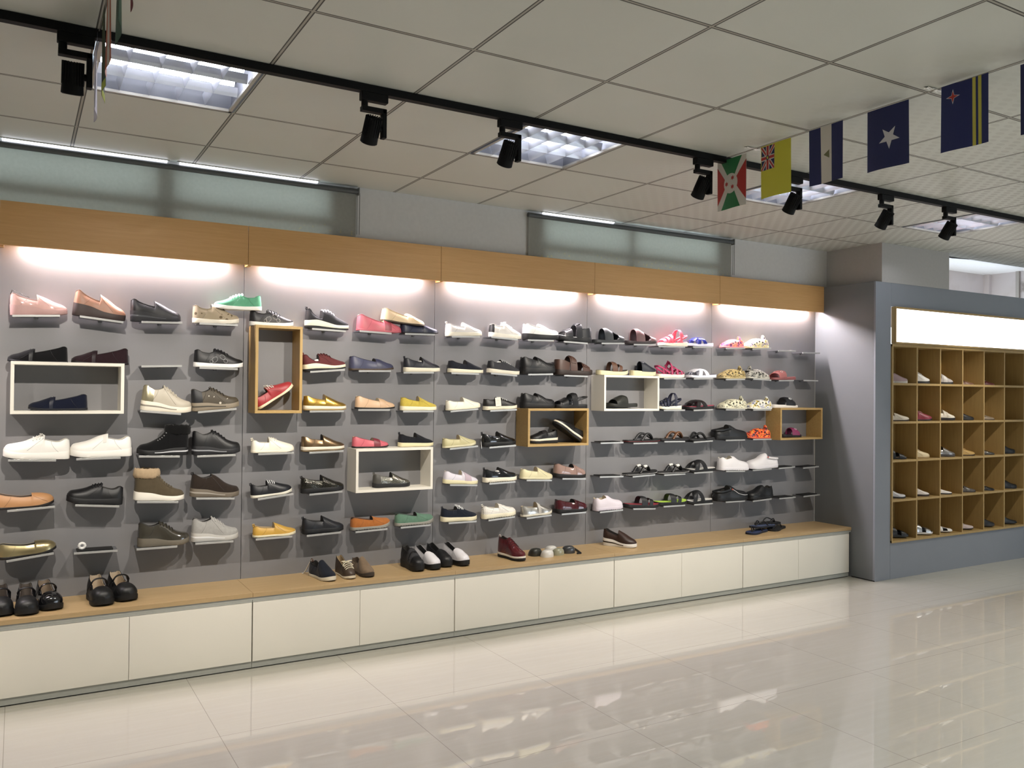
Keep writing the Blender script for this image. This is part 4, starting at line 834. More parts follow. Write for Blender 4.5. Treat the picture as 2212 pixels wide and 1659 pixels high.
    (7.734, -0.515, 0.976, 0.225, 0.09, 1, 0, -0.45, 'sneak', '17181b|leather', '131416', [], 'wedge_sneaker', 'black high-backed shoe in the middle cubby row', 'shoe', {}),
    (6.107, -0.515, 0.648, 0.225, 0.069, 1, 0, -0.45, 'sneak', 'c4c2c4|leather', '1c1816', [('H', 0.2, 'e6e4e2')], 'wedge_sneaker', 'white and silver sneaker with thick black sole in the fourth cubby row', 'shoe', {}),
    (6.43, -0.515, 0.648, 0.225, 0.073, 1, 0, -0.45, 'slip', 'e0d6cc|leather', '3a2a20', [], 'slip_on_shoe', 'white pointed shoe in the fourth cubby row', 'shoe', {}),
    (6.753, -0.515, 0.648, 0.225, 0.05, 1, 0, -0.45, 'slip', 'ece4da|leather', '231c18', [], 'slip_on_shoe', 'white rounded shoe with dark sole in the fourth cubby row', 'shoe', {}),
    (7.106, -0.515, 0.648, 0.225, 0.06, 1, 0, -0.45, 'slip', '5c544e|leather', '3c332c', [('B', 0.55, 0.66, '8c8680|metal')], 'slip_on_shoe', 'grey brown shoe with a shiny band in the fourth cubby row', 'shoe', {}),
    (7.399, -0.515, 0.648, 0.225, 0.05, 1, 0, -0.45, 'loafer', '1d1915|leather', '15120f', [('K', 'd8d0c0')], 'loafer', 'small black shoe with a pale trim in the fourth cubby row', 'shoe', {}),
    (7.765, -0.515, 0.648, 0.225, 0.088, 1, 0, -0.45, 'sneak', '131416|leather', '111214', [('gt', 'd8d8d4')], 'wedge_sneaker', 'black shoe with a white loop in the fourth cubby row', 'shoe', {}),
    (6.14, -0.515, 0.324, 0.225, 0.073, 1, 0, -0.45, 'velcro', '16171a|leather', '2a2a24', [('I', '1a1a1a')], 'sandal', 'black strap sandal in the lowest cubby row', 'sandal', {}),
    (6.473, -0.515, 0.324, 0.225, 0.073, 1, 0, -0.45, 'velcro', 'b8b8b8|metal', 'd8d4cc', [('I', '1c1a18')], 'sandal', 'silver strap sandal in the lowest cubby row', 'sandal', {}),
    (6.753, -0.515, 0.324, 0.225, 0.05, 1, 0, -0.45, 'slide2', 'e8e2da|leather', 'd8d0c4', [('I', '201c1a')], 'sandal', 'white sandal with dark lining in the lowest cubby row', 'sandal', {}),
    (7.076, -0.515, 0.324, 0.225, 0.05, 1, 0, -0.45, 'lace', 'c6b2ac|leather', '4a3c38', [('L', 'e0d0ca')], 'lace_up_shoe', 'pinkish white shoe in the lowest cubby row', 'shoe', {}),
    (7.403, -0.515, 0.324, 0.225, 0.079, 1, 0, -0.45, 'slip', '161416|leather', '2c2622', [('K', 'e8e8e8')], 'slip_on_shoe', 'black slip-on with a white glint in the lowest cubby row', 'shoe', {}),
    (7.765, -0.515, 0.324, 0.225, 0.085, 1, 0, -0.45, 'boot', '202426|leather', '17191b', [], 'ankle_boot', 'dark grey high shoe in the lowest cubby row', 'boot', {}),
]
# ------------------------------------------------------------------ the room
CZ = 2.755           # ceiling height
BX0, BP = .9015, 1.2172   # first wall-panel joint seen and the bay width
CX0, CP = .882, 1.2158    # cabinet joints
END = 5.7685         # side panel of the projecting block
board = plain('grey_board', '7c7b7d', .5, nscale=9, amt=.05)
paint = plain('warm_grey_paint', 'cdcbc8', .8)
paintw = plain('white_paint', 'c9c2be', .85)
blue = plain('block_lit_grey', '868a91', .45, nscale=6, amt=.04)  # block paint with the cool daylight on its front mixed into the colour
WOOD = wood_mat('oak_laminate', 'cf9f62', 'dbad72', 0)
WOODV = wood_mat('oak_laminate_upright', '94703e', 'a5814c', 2)
BOXW = wood_mat('oak_box', 'a98a54', 'ba9b64', 0)
BOXWV = wood_mat('oak_box_upright', 'a98a54', 'ba9b64', 2)
BENCHW = wood_mat('oak_bench', 'ab8f66', 'bca177', 0, 1.0, .4)
CUBW = wood_mat('cubby_oak', 'a08454', 'b29662', 2)
white = plain('white_laminate', 'ebe6d9', .35, nscale=5, amt=.02, bmp=.01)
whitebox = plain('white_lacquer', 'e4dfd3', .45, nscale=5, amt=.02, bmp=.01)
alu = plain('aluminium_strip', 'a9aaa2', .4, .0, nscale=60)
lip = plain('shelf_lip', 'b0b0ae', .35, .3, nscale=60)
plate = plain('shelf_plate', '55565a', .3, 0)
black = plain('black_powder_coat', '09090a', .6, nscale=90)
black.node_tree.nodes['Principled BSDF'].inputs['Specular IOR Level'].default_value = .2
dark = plain('dark_gap', '151413', .9)

# floor: polished tiles with hairline joints
m, nt, b = node_mat('polished_tile'); co = obj_co(nt)
sep = nt.nodes.new('ShaderNodeSeparateXYZ'); nt.links.new(co, sep.inputs[0])
def gridline(axis, off, pitch, w):
    f = math_n(nt, 'FRACT', math_n(nt, 'DIVIDE', math_n(nt, 'ADD', sep.outputs[axis], off), pitch))
    d = math_n(nt, 'ABSOLUTE', math_n(nt, 'SUBTRACT', f, .5))
    return math_n(nt, 'GREATER_THAN', d, .5 - w / pitch / 2)
jl = math_n(nt, 'MAXIMUM', gridline(0, -.550 + .8075 * 20, .8075, .0024), gridline(1, .403 + .8075 * 20, .8075, .0024))
mp = NN(nt, 'ShaderNodeMapping'); nt.links.new(co, mp.inputs[0]); mp.inputs['Scale'].default_value = (1.2, 14, 1); mp.inputs['Rotation'].default_value = (0, 0, .10)
n1 = noise(nt, mp.outputs[0], 2.2, 5, .6)
base = ramp(nt, n1[0], [(.3, 'b9b6a9'), (.52, 'bbb8ac'), (.75, 'bebbb0')])
nt.links.new(mix_c(nt, jl, base, '8d8a80'), b.inputs['Base Color'])
b.inputs['Roughness'].default_value = .014; b.inputs['IOR'].default_value = 1.95
FLOOR = m
struct(MB().box(-4.2, 12, -8.5, 0.02, -.05, 0).build('floor', FLOOR))

# ceiling: 600 mm lay-in tiles on a T-bar grid (grid lines are recessed joints with a pale bar between)
m, nt, b = node_mat('ceiling_tile'); co = obj_co(nt)
sep = nt.nodes.new('ShaderNodeSeparateXYZ'); nt.links.new(co, sep.inputs[0])
bar = math_n(nt, 'MAXIMUM', gridline(0, 6.0, .6, .018), gridline(1, .478 + 6.0, .6, .018))
core = math_n(nt, 'MAXIMUM', gridline(0, 6.0, .6, .008), gridline(1, .478 + 6.0, .6, .008))
mp = NN(nt, 'ShaderNodeMapping'); nt.links.new(co, mp.inputs[0])
ch = NN(nt, 'ShaderNodeTexNoise', Scale=2.0, Detail=3.0); nt.links.new(co, ch.inputs['Vector'])
tilec = mix_c(nt, ch.outputs[0], 'bebfb7', 'c8c9c1')
# camera moire painted as faint spots in the tile colour, stronger towards +X
br = NN(nt, 'ShaderNodeTexVoronoi', Scale=1.0, Randomness=0.0)
mp.inputs['Scale'].default_value = (13, 22, 1); mp.inputs['Rotation'].default_value = (0, 0, .5); nt.links.new(mp.outputs[0], br.inputs['Vector'])
spot = math_n(nt, 'LESS_THAN', br.outputs[0], .42)
fade = nt.nodes.new('ShaderNodeMapRange'); nt.links.new(sep.outputs[0], fade.inputs[0]); fade.inputs[1].default_value = 2.6; fade.inputs[2].default_value = 5.2; fade.inputs[3].default_value = 0; fade.inputs[4].default_value = .42
tilec = mix_c(nt, math_n(nt, 'MULTIPLY', spot, fade.outputs[0]), tilec, '8f8a82')
c2 = mix_c(nt, bar, tilec, '34322e'); c3 = mix_c(nt, core, c2, '9d998f')
nt.links.new(c3, b.inputs['Base Color']); b.inputs['Roughness'].default_value = .5
CEIL = m
TROFF = [(0, 1), (3, 1), (6, 1), (9, 1)]     # troffers: tile column, between grid rows 1 and 2
ty0, ty1 = -.478 - 1.2, -.478 - .6
cm = MB()
holes = [(i * .6, i * .6 + .6) for i, _ in TROFF]
xs = [-4.2] + [v for h in holes for v in h] + [12]
cm.box(-4.2, 12, -8.5, ty0, CZ, CZ + .03); cm.box(-4.2, 6.757, ty1, -.06, CZ, CZ + .03); cm.box(6.757, 12, ty1, -.482, CZ, CZ + .03)
for a, c in zip(xs[0::2], xs[1::2]): cm.box(a, c, ty0, ty1, CZ, CZ + .03)
struct(cm.build('ceiling', CEIL))

# upper wall with two window openings, behind the blinds
uw = MB(); Y0, Y1 = -.055, .06
WIN = [(-1.2, .41, .51, 1.40), (2.90, 3.66, 3.72, 4.56)]
zl, zh = 2.418, 2.735
uw.box(-4.2, 5.86, Y0, Y1, zh, CZ + .03)
uw.box(-4.2, 6.9, Y0, Y1, 0, zl) if False else None
uw.box(-4.2, -1.2, Y0, Y1, zl, zh); uw.box(1.40, 2.90, Y0, Y1, zl, zh); uw.box(4.56, 5.86, Y0, Y1, zl, zh)
uw.box(-4.2, 5.86, .03, .12, 0, 2.40)
struct(uw.build('wall_back', paint))
wf = plain('window_frame_paint', '8a8a80', .6)
for n, (a, c, d, e) in enumerate(WIN):
    w = MB(); w.box(c, d, -.03, .03, zl, zh); w.box(a, e, -.03, .03, 2.485, 2.555); w.box(a, e, -.03, .03, zh - .012, zh)
    w.box(e - .03, e, -.03, .03, zl, zh); w.box(a, a + .03, -.03, .03, zl, zh)
    o = struct(w.build('window_%d' % (n + 1), wf))
    gm, gnt, gb = node_mat('window_glass_%d' % n); gb.inputs['Roughness'].default_value = .02; gb.inputs['Base Color'].default_value = (.02, .03, .03, 1)
    gt_ = gnt.nodes.new('ShaderNodeBsdfTransparent'); gt_.inputs[0].default_value = (.92, .95, .95, 1); gm_ = gnt.nodes.new('ShaderNodeMixShader'); gm_.inputs[0].default_value = .92
    gnt.links.new(gb.outputs[0], gm_.inputs[1]); gnt.links.new(gt_.outputs[0], gm_.inputs[2]); gnt.links.new(gm_.outputs[0], gnt.nodes['Material Output'].inputs[0])
    MB().box(a, e, .034, .038, zl, zh).build('pane', gm, o)
# other walls close the shop
struct(MB().box(-4.3, -4.2, -8.5, .1, 0, CZ + .03).build('wall_left', paint))
struct(MB().box(12, 12.1, -8.5, 2.5, 0, 3.4).build('wall_right', paintw))
struct(MB().box(-4.3, 12.1, -8.6, -8.5, 0, CZ + .03).build('wall_front', paintw))

# column above the projecting block, and the unfinished corner beyond it
struct(MB().box(5.845, 6.757, -.600, .06, 2.4345, CZ).build('wall_column', plain('column_paint', 'aaa7a3', .8)))
m, nt, b = node_mat('patched_plaster'); co = obj_co(nt)
n = noise(nt, co, 3.2, 4); r = ramp(nt, n[0], [(.42, 'cfc6c4'), (.60, 'c6bcb8'), (.66, '9a8f88')])
nt.links.new(r, b.inputs['Base Color']); b.inputs['Roughness'].default_value = .9; bump(nt, b, n[0], .3, .01)
rec = MB(); rec.box(6.757, 9.1, .39, .45, 2.2, 2.85); rec.box(9.0, 9.1, -.478, .39, 2.2, 2.85); rec.box(6.70, 6.757, .06, .45, 2.2, 2.85)
struct(rec.build('wall_recess', m))
struct(MB().box(6.70, 9.1, -.50, .45, 2.85, 2.88).build('ceiling_recess', plain('recess_ceiling', 'e0dbd8', .8)))
struct(MB().box(8.955, 9.0, .33, .39, 2.2, 2.85).build('trim_1', m))
struct(MB().box(8.975, 9.0, .02, .055, 2.2, 2.85).build('trim_2', plain('cable_duct', 'a79f97', .7)))
struct(MB().box(6.757, 9.1, -.500, -.484, CZ + .03, 2.85).build('trim_3', paintw))
d = MB(); d.add([(6.76, -.481, CZ - .001), (7.25, -.481, CZ - .001), (7.05, -.44, CZ - .001), (6.76, -.455, CZ - .001), (6.76, -.481, CZ + .012), (7.25, -.481, CZ + .012), (7.05, -.44, CZ + .012), (6.76, -.455, CZ + .012)], [(0, 1, 2, 3), (7, 6, 5, 4), (0, 4, 5, 1), (1, 5, 6, 2), (2, 6, 7, 3), (3, 7, 4, 0)])
struct(d.build('trim_4', dark))
# blinds: translucent roller blinds with cord, head rail and a glowing strip put in for the daylight gap above
bm_, nt, b = node_mat('blind_fabric'); co = obj_co(nt)
nz = noise(nt, co, 55, 3)
cc = mix_c(nt, nz[0], 'bcbcb4', 'cccbc4')
v = NN(nt, 'ShaderNodeTexVoronoi', Scale=34.0); nt.links.new(co, v.inputs['Vector'])
sep = nt.nodes.new('ShaderNodeSeparateXYZ'); nt.links.new(co, sep.inputs[0])
xm = nt.nodes.new('ShaderNodeMapRange'); nt.links.new(sep.outputs[0], xm.inputs[0]); xm.inputs[1].default_value = .9; xm.inputs[2].default_value = 1.55
zm = nt.nodes.new('ShaderNodeMapRange'); nt.links.new(sep.outputs[2], zm.inputs[0]); zm.inputs[1].default_value = 2.53; zm.inputs[2].default_value = 2.44
dm = math_n(nt, 'MULTIPLY', math_n(nt, 'LESS_THAN', v.outputs[0], .22), math_n(nt, 'MULTIPLY', xm.outputs[0], zm.outputs[0]))
cc = mix_c(nt, dm, cc, 'd8d0a8')
dif = nt.nodes.new('ShaderNodeBsdfDiffuse'); tr = nt.nodes.new('ShaderNodeBsdfTranslucent'); mx = nt.nodes.new('ShaderNodeMixShader'); mx.inputs[0].default_value = .55
nt.links.new(cc, dif.inputs[0]); nt.links.new(cc, tr.inputs[0]); nt.links.new(dif.outputs[0], mx.inputs[1]); nt.links.new(tr.outputs[0], mx.inputs[2])
nt.links.new(mx.outputs[0], nt.nodes['Material Output'].inputs[0])
def blind(x0, x1, label, gap_strips, cordx):
    o = thing('roller_blind', label, 'blind', ((x0 + x1) / 2, -.075, 2.40), group='roller blinds over the display wall')
    c = Vector(o.location)
    def P_(mb, nm, mt, **k): ob = mb.build(nm, mt, None, **k); ob.parent = o; ob.matrix_parent_inverse = Matrix.Translation(-c); return ob
    P_(MB().box(x0, x1, -.072, -.070, 2.4425, 2.712), 'fabric', bm_)
    P_(MB().cyl((x0 - .01, -.082, 2.722), (x1 + .01, -.082, 2.722), .016, n=14), 'roller_tube', plain('roller_grey', '4c4f50', .5), smooth=True)
    cd = MB(); 
    for cx in (cordx, cordx + .016): cd.tube([(cx, -.082, 2.715), (cx, -.08, 2.46)], .0022, 6)
    P_(cd, 'pull_cord', plain('cord_grey', '6f6f68', .7))
    P_(MB().box(x1 + .008, x1 + .014, -.10, -.057, 2.70, 2.745), 'end_bracket', plain('bracket_grey', '7a7a76', .5))
    for a, c_, lb in gap_strips:
        t = thing('tube_lamp', lb, 'lamp', ((a + c_) / 2, -.088, 2.746), group='glowing strips for the daylight gap above the blinds')
        cc_ = Vector(t.location)
        e = MB().box(a, c_, -.094, -.080, 2.741, 2.7495).build('diffuser', TUBE, t); e.matrix_parent_inverse = Matrix.Translation(-cc_)
        e = MB().box(a - .012, c_ + .012, -.096, -.078, 2.7495, 2.7545).build('housing', alu, t); e.matrix_parent_inverse = Matrix.Translation(-cc_)
TUBE = emit('gap_daylight_glow', 'f2f4ff', 5.0)
blind(-.9, 1.548, 'long translucent grey blind above the white box and the tall wooden box', [(-.31, .463, 'glowing strip standing in for daylight above the long blind, farther from its cord'), (.527, 1.302, 'glowing strip standing in for daylight above the long blind, nearer its cord')], 1.552)
blind(2.787, 4.69, 'shorter translucent grey blind close to the column', [(2.895, 3.505, 'glowing strip standing in for daylight above the shorter blind')], 4.70)

# ------------------------------------------------------------------ display wall
names = ['outermost bay, cut off by the frame', 'bay with the wide white box', 'bay with the tall wooden box', 'bay with the burgundy loafer', 'bay with the strappy sandals', 'bay with the patterned foam clogs']
for k in range(-2, 5):
    a = BX0 + (k - 1) * BP; e = min(a + BP, END)
    if k == -2: continue
    nm = names[k + 1]
    o = MB().box(a + .0012, e - .0012, 0, .018, .36, 2.399).build('wall_panel', board, bevel=.001)
    tag(o, 'grey display panel of the ' + nm, 'wall panel', 'grey display panels')
    f = thing('fascia_board', 'oak fascia board over the ' + nm, 'fascia', ((a + e) / 2, -.08, 2.218), 'oak fascia boards')
    loc = Vector(f.location)
    def PF(mb, n_, mt, **kw):
        ob = mb.build(n_, mt, f, **kw); ob.matrix_parent_inverse = Matrix.Translation(-loc); return ob
    PF(MB().box(a + .001, e - .001, -.092, -.074, 2.218, 2.440), 'board', WOOD, bevel=.001)
    PF(MB().box(a + .001, e - .001, -.074, 0.0, 2.400, 2.415), 'top_board', WOOD)
    PF(MB().box(a + .0005, a + .020, -.074, -.004, 2.214, 2.400), 'divider', WOOD)
    s = thing('led_strip', 'white light strip behind the oak fascia of the ' + nm, 'light strip', ((a + e) / 2, -.03, 2.33), 'light strips under the fascia')
    ls = Vector(s.location)
    ob = MB().box(a + .10, e - .10, -.036, -.012, 2.252, 2.258).build('diffuser', emit('led_strip_%d' % k, 'fff0f0', 2.0), s); ob.matrix_parent_inverse = Matrix.Translation(-ls)
    ob = MB().box(a + .095, e - .095, -.039, -.009, 2.258, 2.276).build('channel', alu, s); ob.matrix_parent_inverse = Matrix.Translation(-ls)
    ld = bpy.data.lights.new('led_strip_light', 'AREA'); ld.shape = 'RECTANGLE'; ld.size = e - a - .21; ld.size_y = .03; ld.energy = LED_E * (e - a); ld.color = (1, .90, .935)
    lo = bpy.data.objects.new('led_strip_light', ld); COL.objects.link(lo); lo.location = ((a + e) / 2, -.026, 2.248); lo.rotation_euler = (LED_T, 0, 0)

# bench worktop and drawer units
bt = thing('bench_worktop', 'long oak worktop running along the foot of the display wall', 'worktop', (2.2, -.2, .39))
lb = Vector(bt.location)
def PB(mb, n_, mt, **kw):
    ob = mb.build(n_, mt, bt, **kw); ob.matrix_parent_inverse = Matrix.Translation(-lb); return ob
cuts = [CX0 + (k - 1) * CP for k in range(-1, 5)] + [END]
for a, e in zip(cuts, cuts[1:]): PB(MB().box(a + .0006, e - .0006, -.3785, 0, .386, .410), 'board', BENCHW, bevel=.001)
PB(MB().box(cuts[0], END, -.373, -.02, .370, .386), 'shadow_rail', alu)
un = ['drawer unit cut off by the frame', 'drawer unit under the black bar shoes', 'drawer unit under the brown boat shoes', 'drawer unit under the burgundy boot', 'drawer unit under the brown wedge shoe', 'drawer unit against the grey side panel']
for k in range(6):
    a = CX0 + (k - 2) * CP; e = CX0 + (k - 1) * CP if k < 5 else 5.748
    u = thing('bench_cabinet', 'white two-door low cabinet, ' + un[k], 'cabinet', ((a + e) / 2, -.2, 0), 'white cabinets under the worktop')
    lu = Vector(u.location)
    def PU(mb, n_, mt, **kw):
        ob = mb.build(n_, mt, u, **kw); ob.matrix_parent_inverse = Matrix.Translation(-lu); return ob
    PU(MB().box(a + .002, e - .002, -.356, -.02, .040, .3695), 'carcass', plain('carcass_grey', '77756e', .6))
    mid = a + (CP / 2)
    for p, q in ((a + .003, mid - .001), (mid + .001, e - .003)):
        PU(MB().box(p, q, -.3744, -.3565, .0404, .357), 'door', white, bevel=.0012)
    PU(MB().box(a + .001, e - .001, -.368, -.335, .006, .0395), 'plinth', alu)
    PU(MB().box(a + .001, e - .001, -.373, -.356, .3585, .3695), 'grip_rail', alu)
    PU(MB().box(a + .001, e - .001, -.360, -.320, 0, .006), 'foot', dark)

# projecting grey block with a lit sign and cubby wall set into it
CXL, CPX = 5.967, .3232; ZR = [1.920, 1.602, 1.284, .967, .641, .306]
pb = MB(); YB = -.600
pb.box(END, END + .02, YB + .018, 0, 0, 2.434)
struct(pb.build('wall_block_side', plain('block_shaded_grey', '707376', .5, nscale=6, amt=.04), bevel=.0015))  # same block paint, toned darker for its shaded face
fr = MB()
xe = CXL + 6 * CPX + .012
fr.box(END, 5.964, YB, YB + .018, 0, 2.434)
fr.box(5.9655, xe, YB, YB + .018, 0, .303); fr.box(5.9655, xe, YB, YB + .018, 2.240, 2.434)
fr.box(xe, 10.5, YB, YB + .018, 0, 2.434); fr.box(END + .021, 10.5, YB + .019, -.06, 2.417, 2.432)
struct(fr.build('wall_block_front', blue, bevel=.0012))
struct(MB().box(END + .02, 10.5, YB + .012, YB + .03, 0.0, .012).build('baseboard_block', dark))
struct(MB().box(5.768, 5.7695, YB, -.38, 0.0, .008).build('baseboard_side', dark))
cu = thing('cubby_shelf', 'oak cubby shelving with five rows of square holes set in the grey block', 'shelving', ((CXL + xe) / 2, -.53, .30))
lc = Vector(cu.location)
def PC(mb, n_, mt, **kw):
    ob = mb.build(n_, mt, cu, **kw); ob.matrix_parent_inverse = Matrix.Translation(-lc); return ob
for i in range(7):
    x = CXL + i * CPX; PC(MB().box(x, x + .014, -.612, -.415, .297, 1.928), 'upright', CUBW, bevel=.0008)
for z in ZR[1:-1]:
    PC(MB().box(CXL + .014, CXL + 6 * CPX, -.611, -.415, z - .009, z + .009), 'shelf_board', CUBW)
PC(MB().box(CXL, xe, -.613, -.415, .297, .315), 'bottom_board', CUBW); PC(MB().box(CXL, xe, -.613, -.415, 1.911, 1.932), 'top_board', CUBW)
PC(MB().box(CXL, xe, -.415, -.405, .297, 1.93), 'back_panel', CUBW)
sg = thing('light_box', 'blank glowing white light box in an oak frame above the cubbies', 'light box', ((CXL + xe) / 2, -.61, 1.94))
l2 = Vector(sg.location)
def PG(mb, n_, mt, **kw):
    ob = mb.build(n_, mt, sg, **kw); ob.matrix_parent_inverse = Matrix.Translation(-l2); return ob
g = MB(); g.box(5.982, xe, -.632, -.59, 2.222, 2.238); g.box(5.982, xe, -.632, -.59, 1.934, 1.948); g.box(5.982, 5.992, -.632, -.59, 1.948, 2.222); g.box(xe - .012, xe, -.632, -.59, 1.948, 2.222)
PG(g, 'frame', CUBW); PG(MB().box(5.992, xe - .012, -.624, -.59, 1.948, 2.222), 'screen', emit('sign_white', 'fff6f2', 3.0))

# wall boxes
def wall_box(x0, x1, z0, z1, mt, label, grp):
    t = .016; b = MB()
    b.box(x0, x1, -.16, -.0005, z1 - t, z1); b.box(x0, x1, -.16, -.0005, z0, z0 + t)
    b.box(x0, x0 + t, -.16, -.0005, z0 + t, z1 - t); b.box(x1 - t, x1, -.16, -.0005, z0 + t, z1 - t)
    o = b.build('wall_box', mt, bevel=.0008); tag(o, label, 'wall box', grp)
wall_box(-.257, .257, 1.372, 1.635, whitebox, 'wide white open box on the wall holding a navy moccasin', 'white wall boxes')
wall_box(.933, 1.202, 1.371, 1.873, BOXWV, 'tall wooden open box on the wall holding a red lace-up', 'wooden wall boxes')
wall_box(1.535, 2.043, .889, 1.154, whitebox, 'wide white open box on the wall holding a shiny silver slip-on', 'white wall boxes')
wall_box(2.744, 3.244, 1.137, 1.396, BOXW, 'wide wooden open box on the wall holding two black loafers', 'wooden wall boxes')
wall_box(3.377, 3.883, 1.377, 1.635, whitebox, 'wide white open box on the wall holding a black slide', 'white wall boxes')
wall_box(5.166, 5.674, 1.133, 1.397, BOXW, 'wooden open box in the wall corner holding a magenta slide', 'wooden wall boxes')

# shelves
acr = plain('bracket_clear', '6d6e70', .15)
padm = plain('rubber_pad', '0e0e10', .8)
for (x, z, w, a, lab, pad) in SHELVES:
    M = Matrix.Translation((x, 0, z)) @ Matrix.Rotation(-a, 4, 'Y')
    r = thing('wall_shelf', lab, 'shelf', M=M, group='slim grey wall shelves')
    MB().box(-w / 2, w / 2, -.114, -.002, -.007, -.0015).build('plate', plate, r)
    MB().box(-w / 2, w / 2, -.120, -.114, -.0115, -.0005).build('front_lip', lip, r, bevel=.0008)
    c = MB(); c.tube([(0, -.009, -.007), (0, -.009, -.016)], [.012, .009], 12); c.build('bracket', acr, r, True)
    if pad: MB().box(-w / 2 + .015, w / 2 - .02, -.106, -.02, -.0015, .0045).build('pad', padm, r)

for rec in SHOES: make_shoe(rec)

# small white ring on the empty shelf under the black lace-up shoe
rg = MB(); rx, rz = .075, .682
rg.tube([(rx + .0135 * math.cos(2 * PI * i / 24) , -.075, rz + .0135 * math.sin(2 * PI * i / 24)) for i in range(24)], .0075, 10, closed=True)
o = rg.build('tape_ring', mat('e6e4e0'), smooth=True); tag(o, 'small white ring standing on the padded grey shelf of the bottom row', 'ring')

# ------------------------------------------------------------------ bench shoes
BZ = .4102
def bench(toe, ang, L, H, kind, u, s, dec, name, label, cat, **kw):
    d = Vector((math.sin(ang), -math.cos(ang))); c = Vector(toe) - d * (L / 2)
    return make_shoe((c.x, c.y, BZ, L, H, 1, 0, ang - PI / 2, kind, u, s, dec, name, label, cat, kw))
bench((-.275, -.318), .05, .25, .112, 'mary', '131315|leather', '101012', [('bar', '131315'), ('I', '4a4038')], 'bar_shoe', 'black bar shoe cut off by the frame, by two more', 'shoe')
bench((-.172, -.350), .03, .25, .112, 'mary', '141416|leather', '101012', [('bar', '141416'), ('I', '5a5048')], 'bar_shoe', 'middle black bar shoe of three at the worktop end', 'shoe')
bench((-.058, -.300), .18, .25, .112, 'mary', '121214|patent', '0f0f11', [('bar', '121214|patent'), ('I', '8a7864')], 'bar_shoe', 'glossy black bar shoe with tan lining, of three at the worktop end', 'shoe')
bench((.165, -.325), .12, .26, .118, 'mary', '131314|leather', '0f0f11', [('bar', '131314'), ('I', 'b9a68c')], 'bar_shoe', 'black bar shoe with beige insole, front one of a pair on the worktop', 'shoe')
bench((.285, -.280), .22, .26, .118, 'mary', '131314|leather', '0f0f11', [('bar', '131314'), ('I', 'b9a68c')], 'bar_shoe', 'black bar shoe with beige insole, back one of a pair on the worktop', 'shoe')
bench((1.345, -.322), .20, .25, .105, 'slipf', '1b1f2a|suede', 'ddd5c0', [('gt', 'e6e0d4'), ('T', '5a3a2a')], 'slip_on_shoe', 'navy canvas slip-on with a white paper tag on the worktop', 'shoe', w=.084)
bench((1.463, -.318), .05, .23, .105, 'loafer', '4a3c30|leather', 'ddd2b8', [('L', 'e2d6b8'), ('bow', 'e2d6b8'), ('I', 'a8906a')], 'boat_shoe', 'brown boat shoe with a cream bow on the worktop', 'shoe', w=.072)
bench((1.575, -.325), .10, .235, .105, 'slipf', '7a6650|suede', '3a3028', [('I', '4a3a2c')], 'slip_on_shoe', 'taupe suede slip-on next to the boat shoe', 'shoe', w=.078)
bench((1.895, -.318), .03, .25, .125, 'clogl', '131316|leather', '0f0f11', [('V', '2a2a2e')], 'velcro_shoe', 'black shoe with two velcro straps on the worktop', 'shoe', w=.078)
bench((2.005, -.322), .10, .26, .118, 'mocl', 'dedbe0|leather', '121214', [('I', '1a1a1c')], 'loafer', 'white loafer between two black shoes on the worktop', 'shoe', w=.080)
bench((2.105, -.285), .10, .26, .118, 'mocl', '18181b|leather', '111113', [('I', '151517')], 'loafer', 'black loafer between two white loafers on the worktop', 'shoe', w=.080)
bench((2.215, -.305), .12, .26, .118, 'mocl', 'dedbe0|leather', '121214', [('I', '1a1a1c')], 'loafer', 'white loafer at the end of the row of four shoes on the worktop', 'shoe', w=.080)
bench((2.615, -.335), .18, .25, .135, 'bootlow', '57131c|patent', '2a2523', [('L', '3c0d14'), ('S2', 'e8e2d6'), ('T', 'c8b8b0')], 'ankle_boot', 'burgundy lace-up ankle boot with a white sole stripe on the worktop', 'boot', w=.082)
bench((3.575, -.288), .55, .25, .118, 'wloafer', '35221a|leather', 'e6e2dc', [('S', '2a1d18')], 'loafer', 'dark brown wedge loafer with striped white sole on the worktop', 'shoe')

# toe caps
def cap(x, y, c, label, yaw=0, s=1.0):
    rows = []
    for i in range(9):
        f = i / 8; a = f * PI / 2; r = math.cos(a) ** .55 if f < 1 else .02; z = .050 * s * math.sin(a) ** .9
        rows.append([(s * .046 * r * math.copysign(abs(math.cos(q)) ** .75, math.cos(q)), s * .040 * r * math.copysign(abs(math.sin(q)) ** .75, math.sin(q)) - .012 * f * s, z) for q in [2 * PI * j / 24 for j in range(24)]])
    b = MB(); b.loft(rows)
    o = b.build('toe_cap', mat(c + '|patent', .3), smooth=True); o.location = (x, y, BZ); o.rotation_euler = (0, 0, yaw)
    tag(o, label, 'toe cap', 'row of rounded toe caps on the worktop')
cap(2.788, -.190, '2c2c26', 'black rounded toe cap behind a white one, beside the burgundy boot', .2)
cap(2.838, -.262, 'dddad4', 'white rounded toe cap at the front of its cluster', .1, .95)
cap(2.940, -.150, 'd4d2cc', 'white rounded toe cap at the back of its cluster', 0, .95)
cap(2.940, -.240, '9b9a80', 'olive grey rounded toe cap in the middle of its cluster', .1, .9)
cap(3.040, -.215, '3a3c3f', 'dark grey rounded toe cap nearest the black hook', -.1)
hk = MB(); hk.tube([(3.150, -.135, BZ + .006), (3.118, -.225, BZ + .006), (3.092, -.292, BZ + .006), (3.065, -.285, BZ + .006)], .006, 8)
tag(hk.build('hook_key', mat('101011'), smooth=True), 'small bent black metal key lying on the worktop', 'tool')

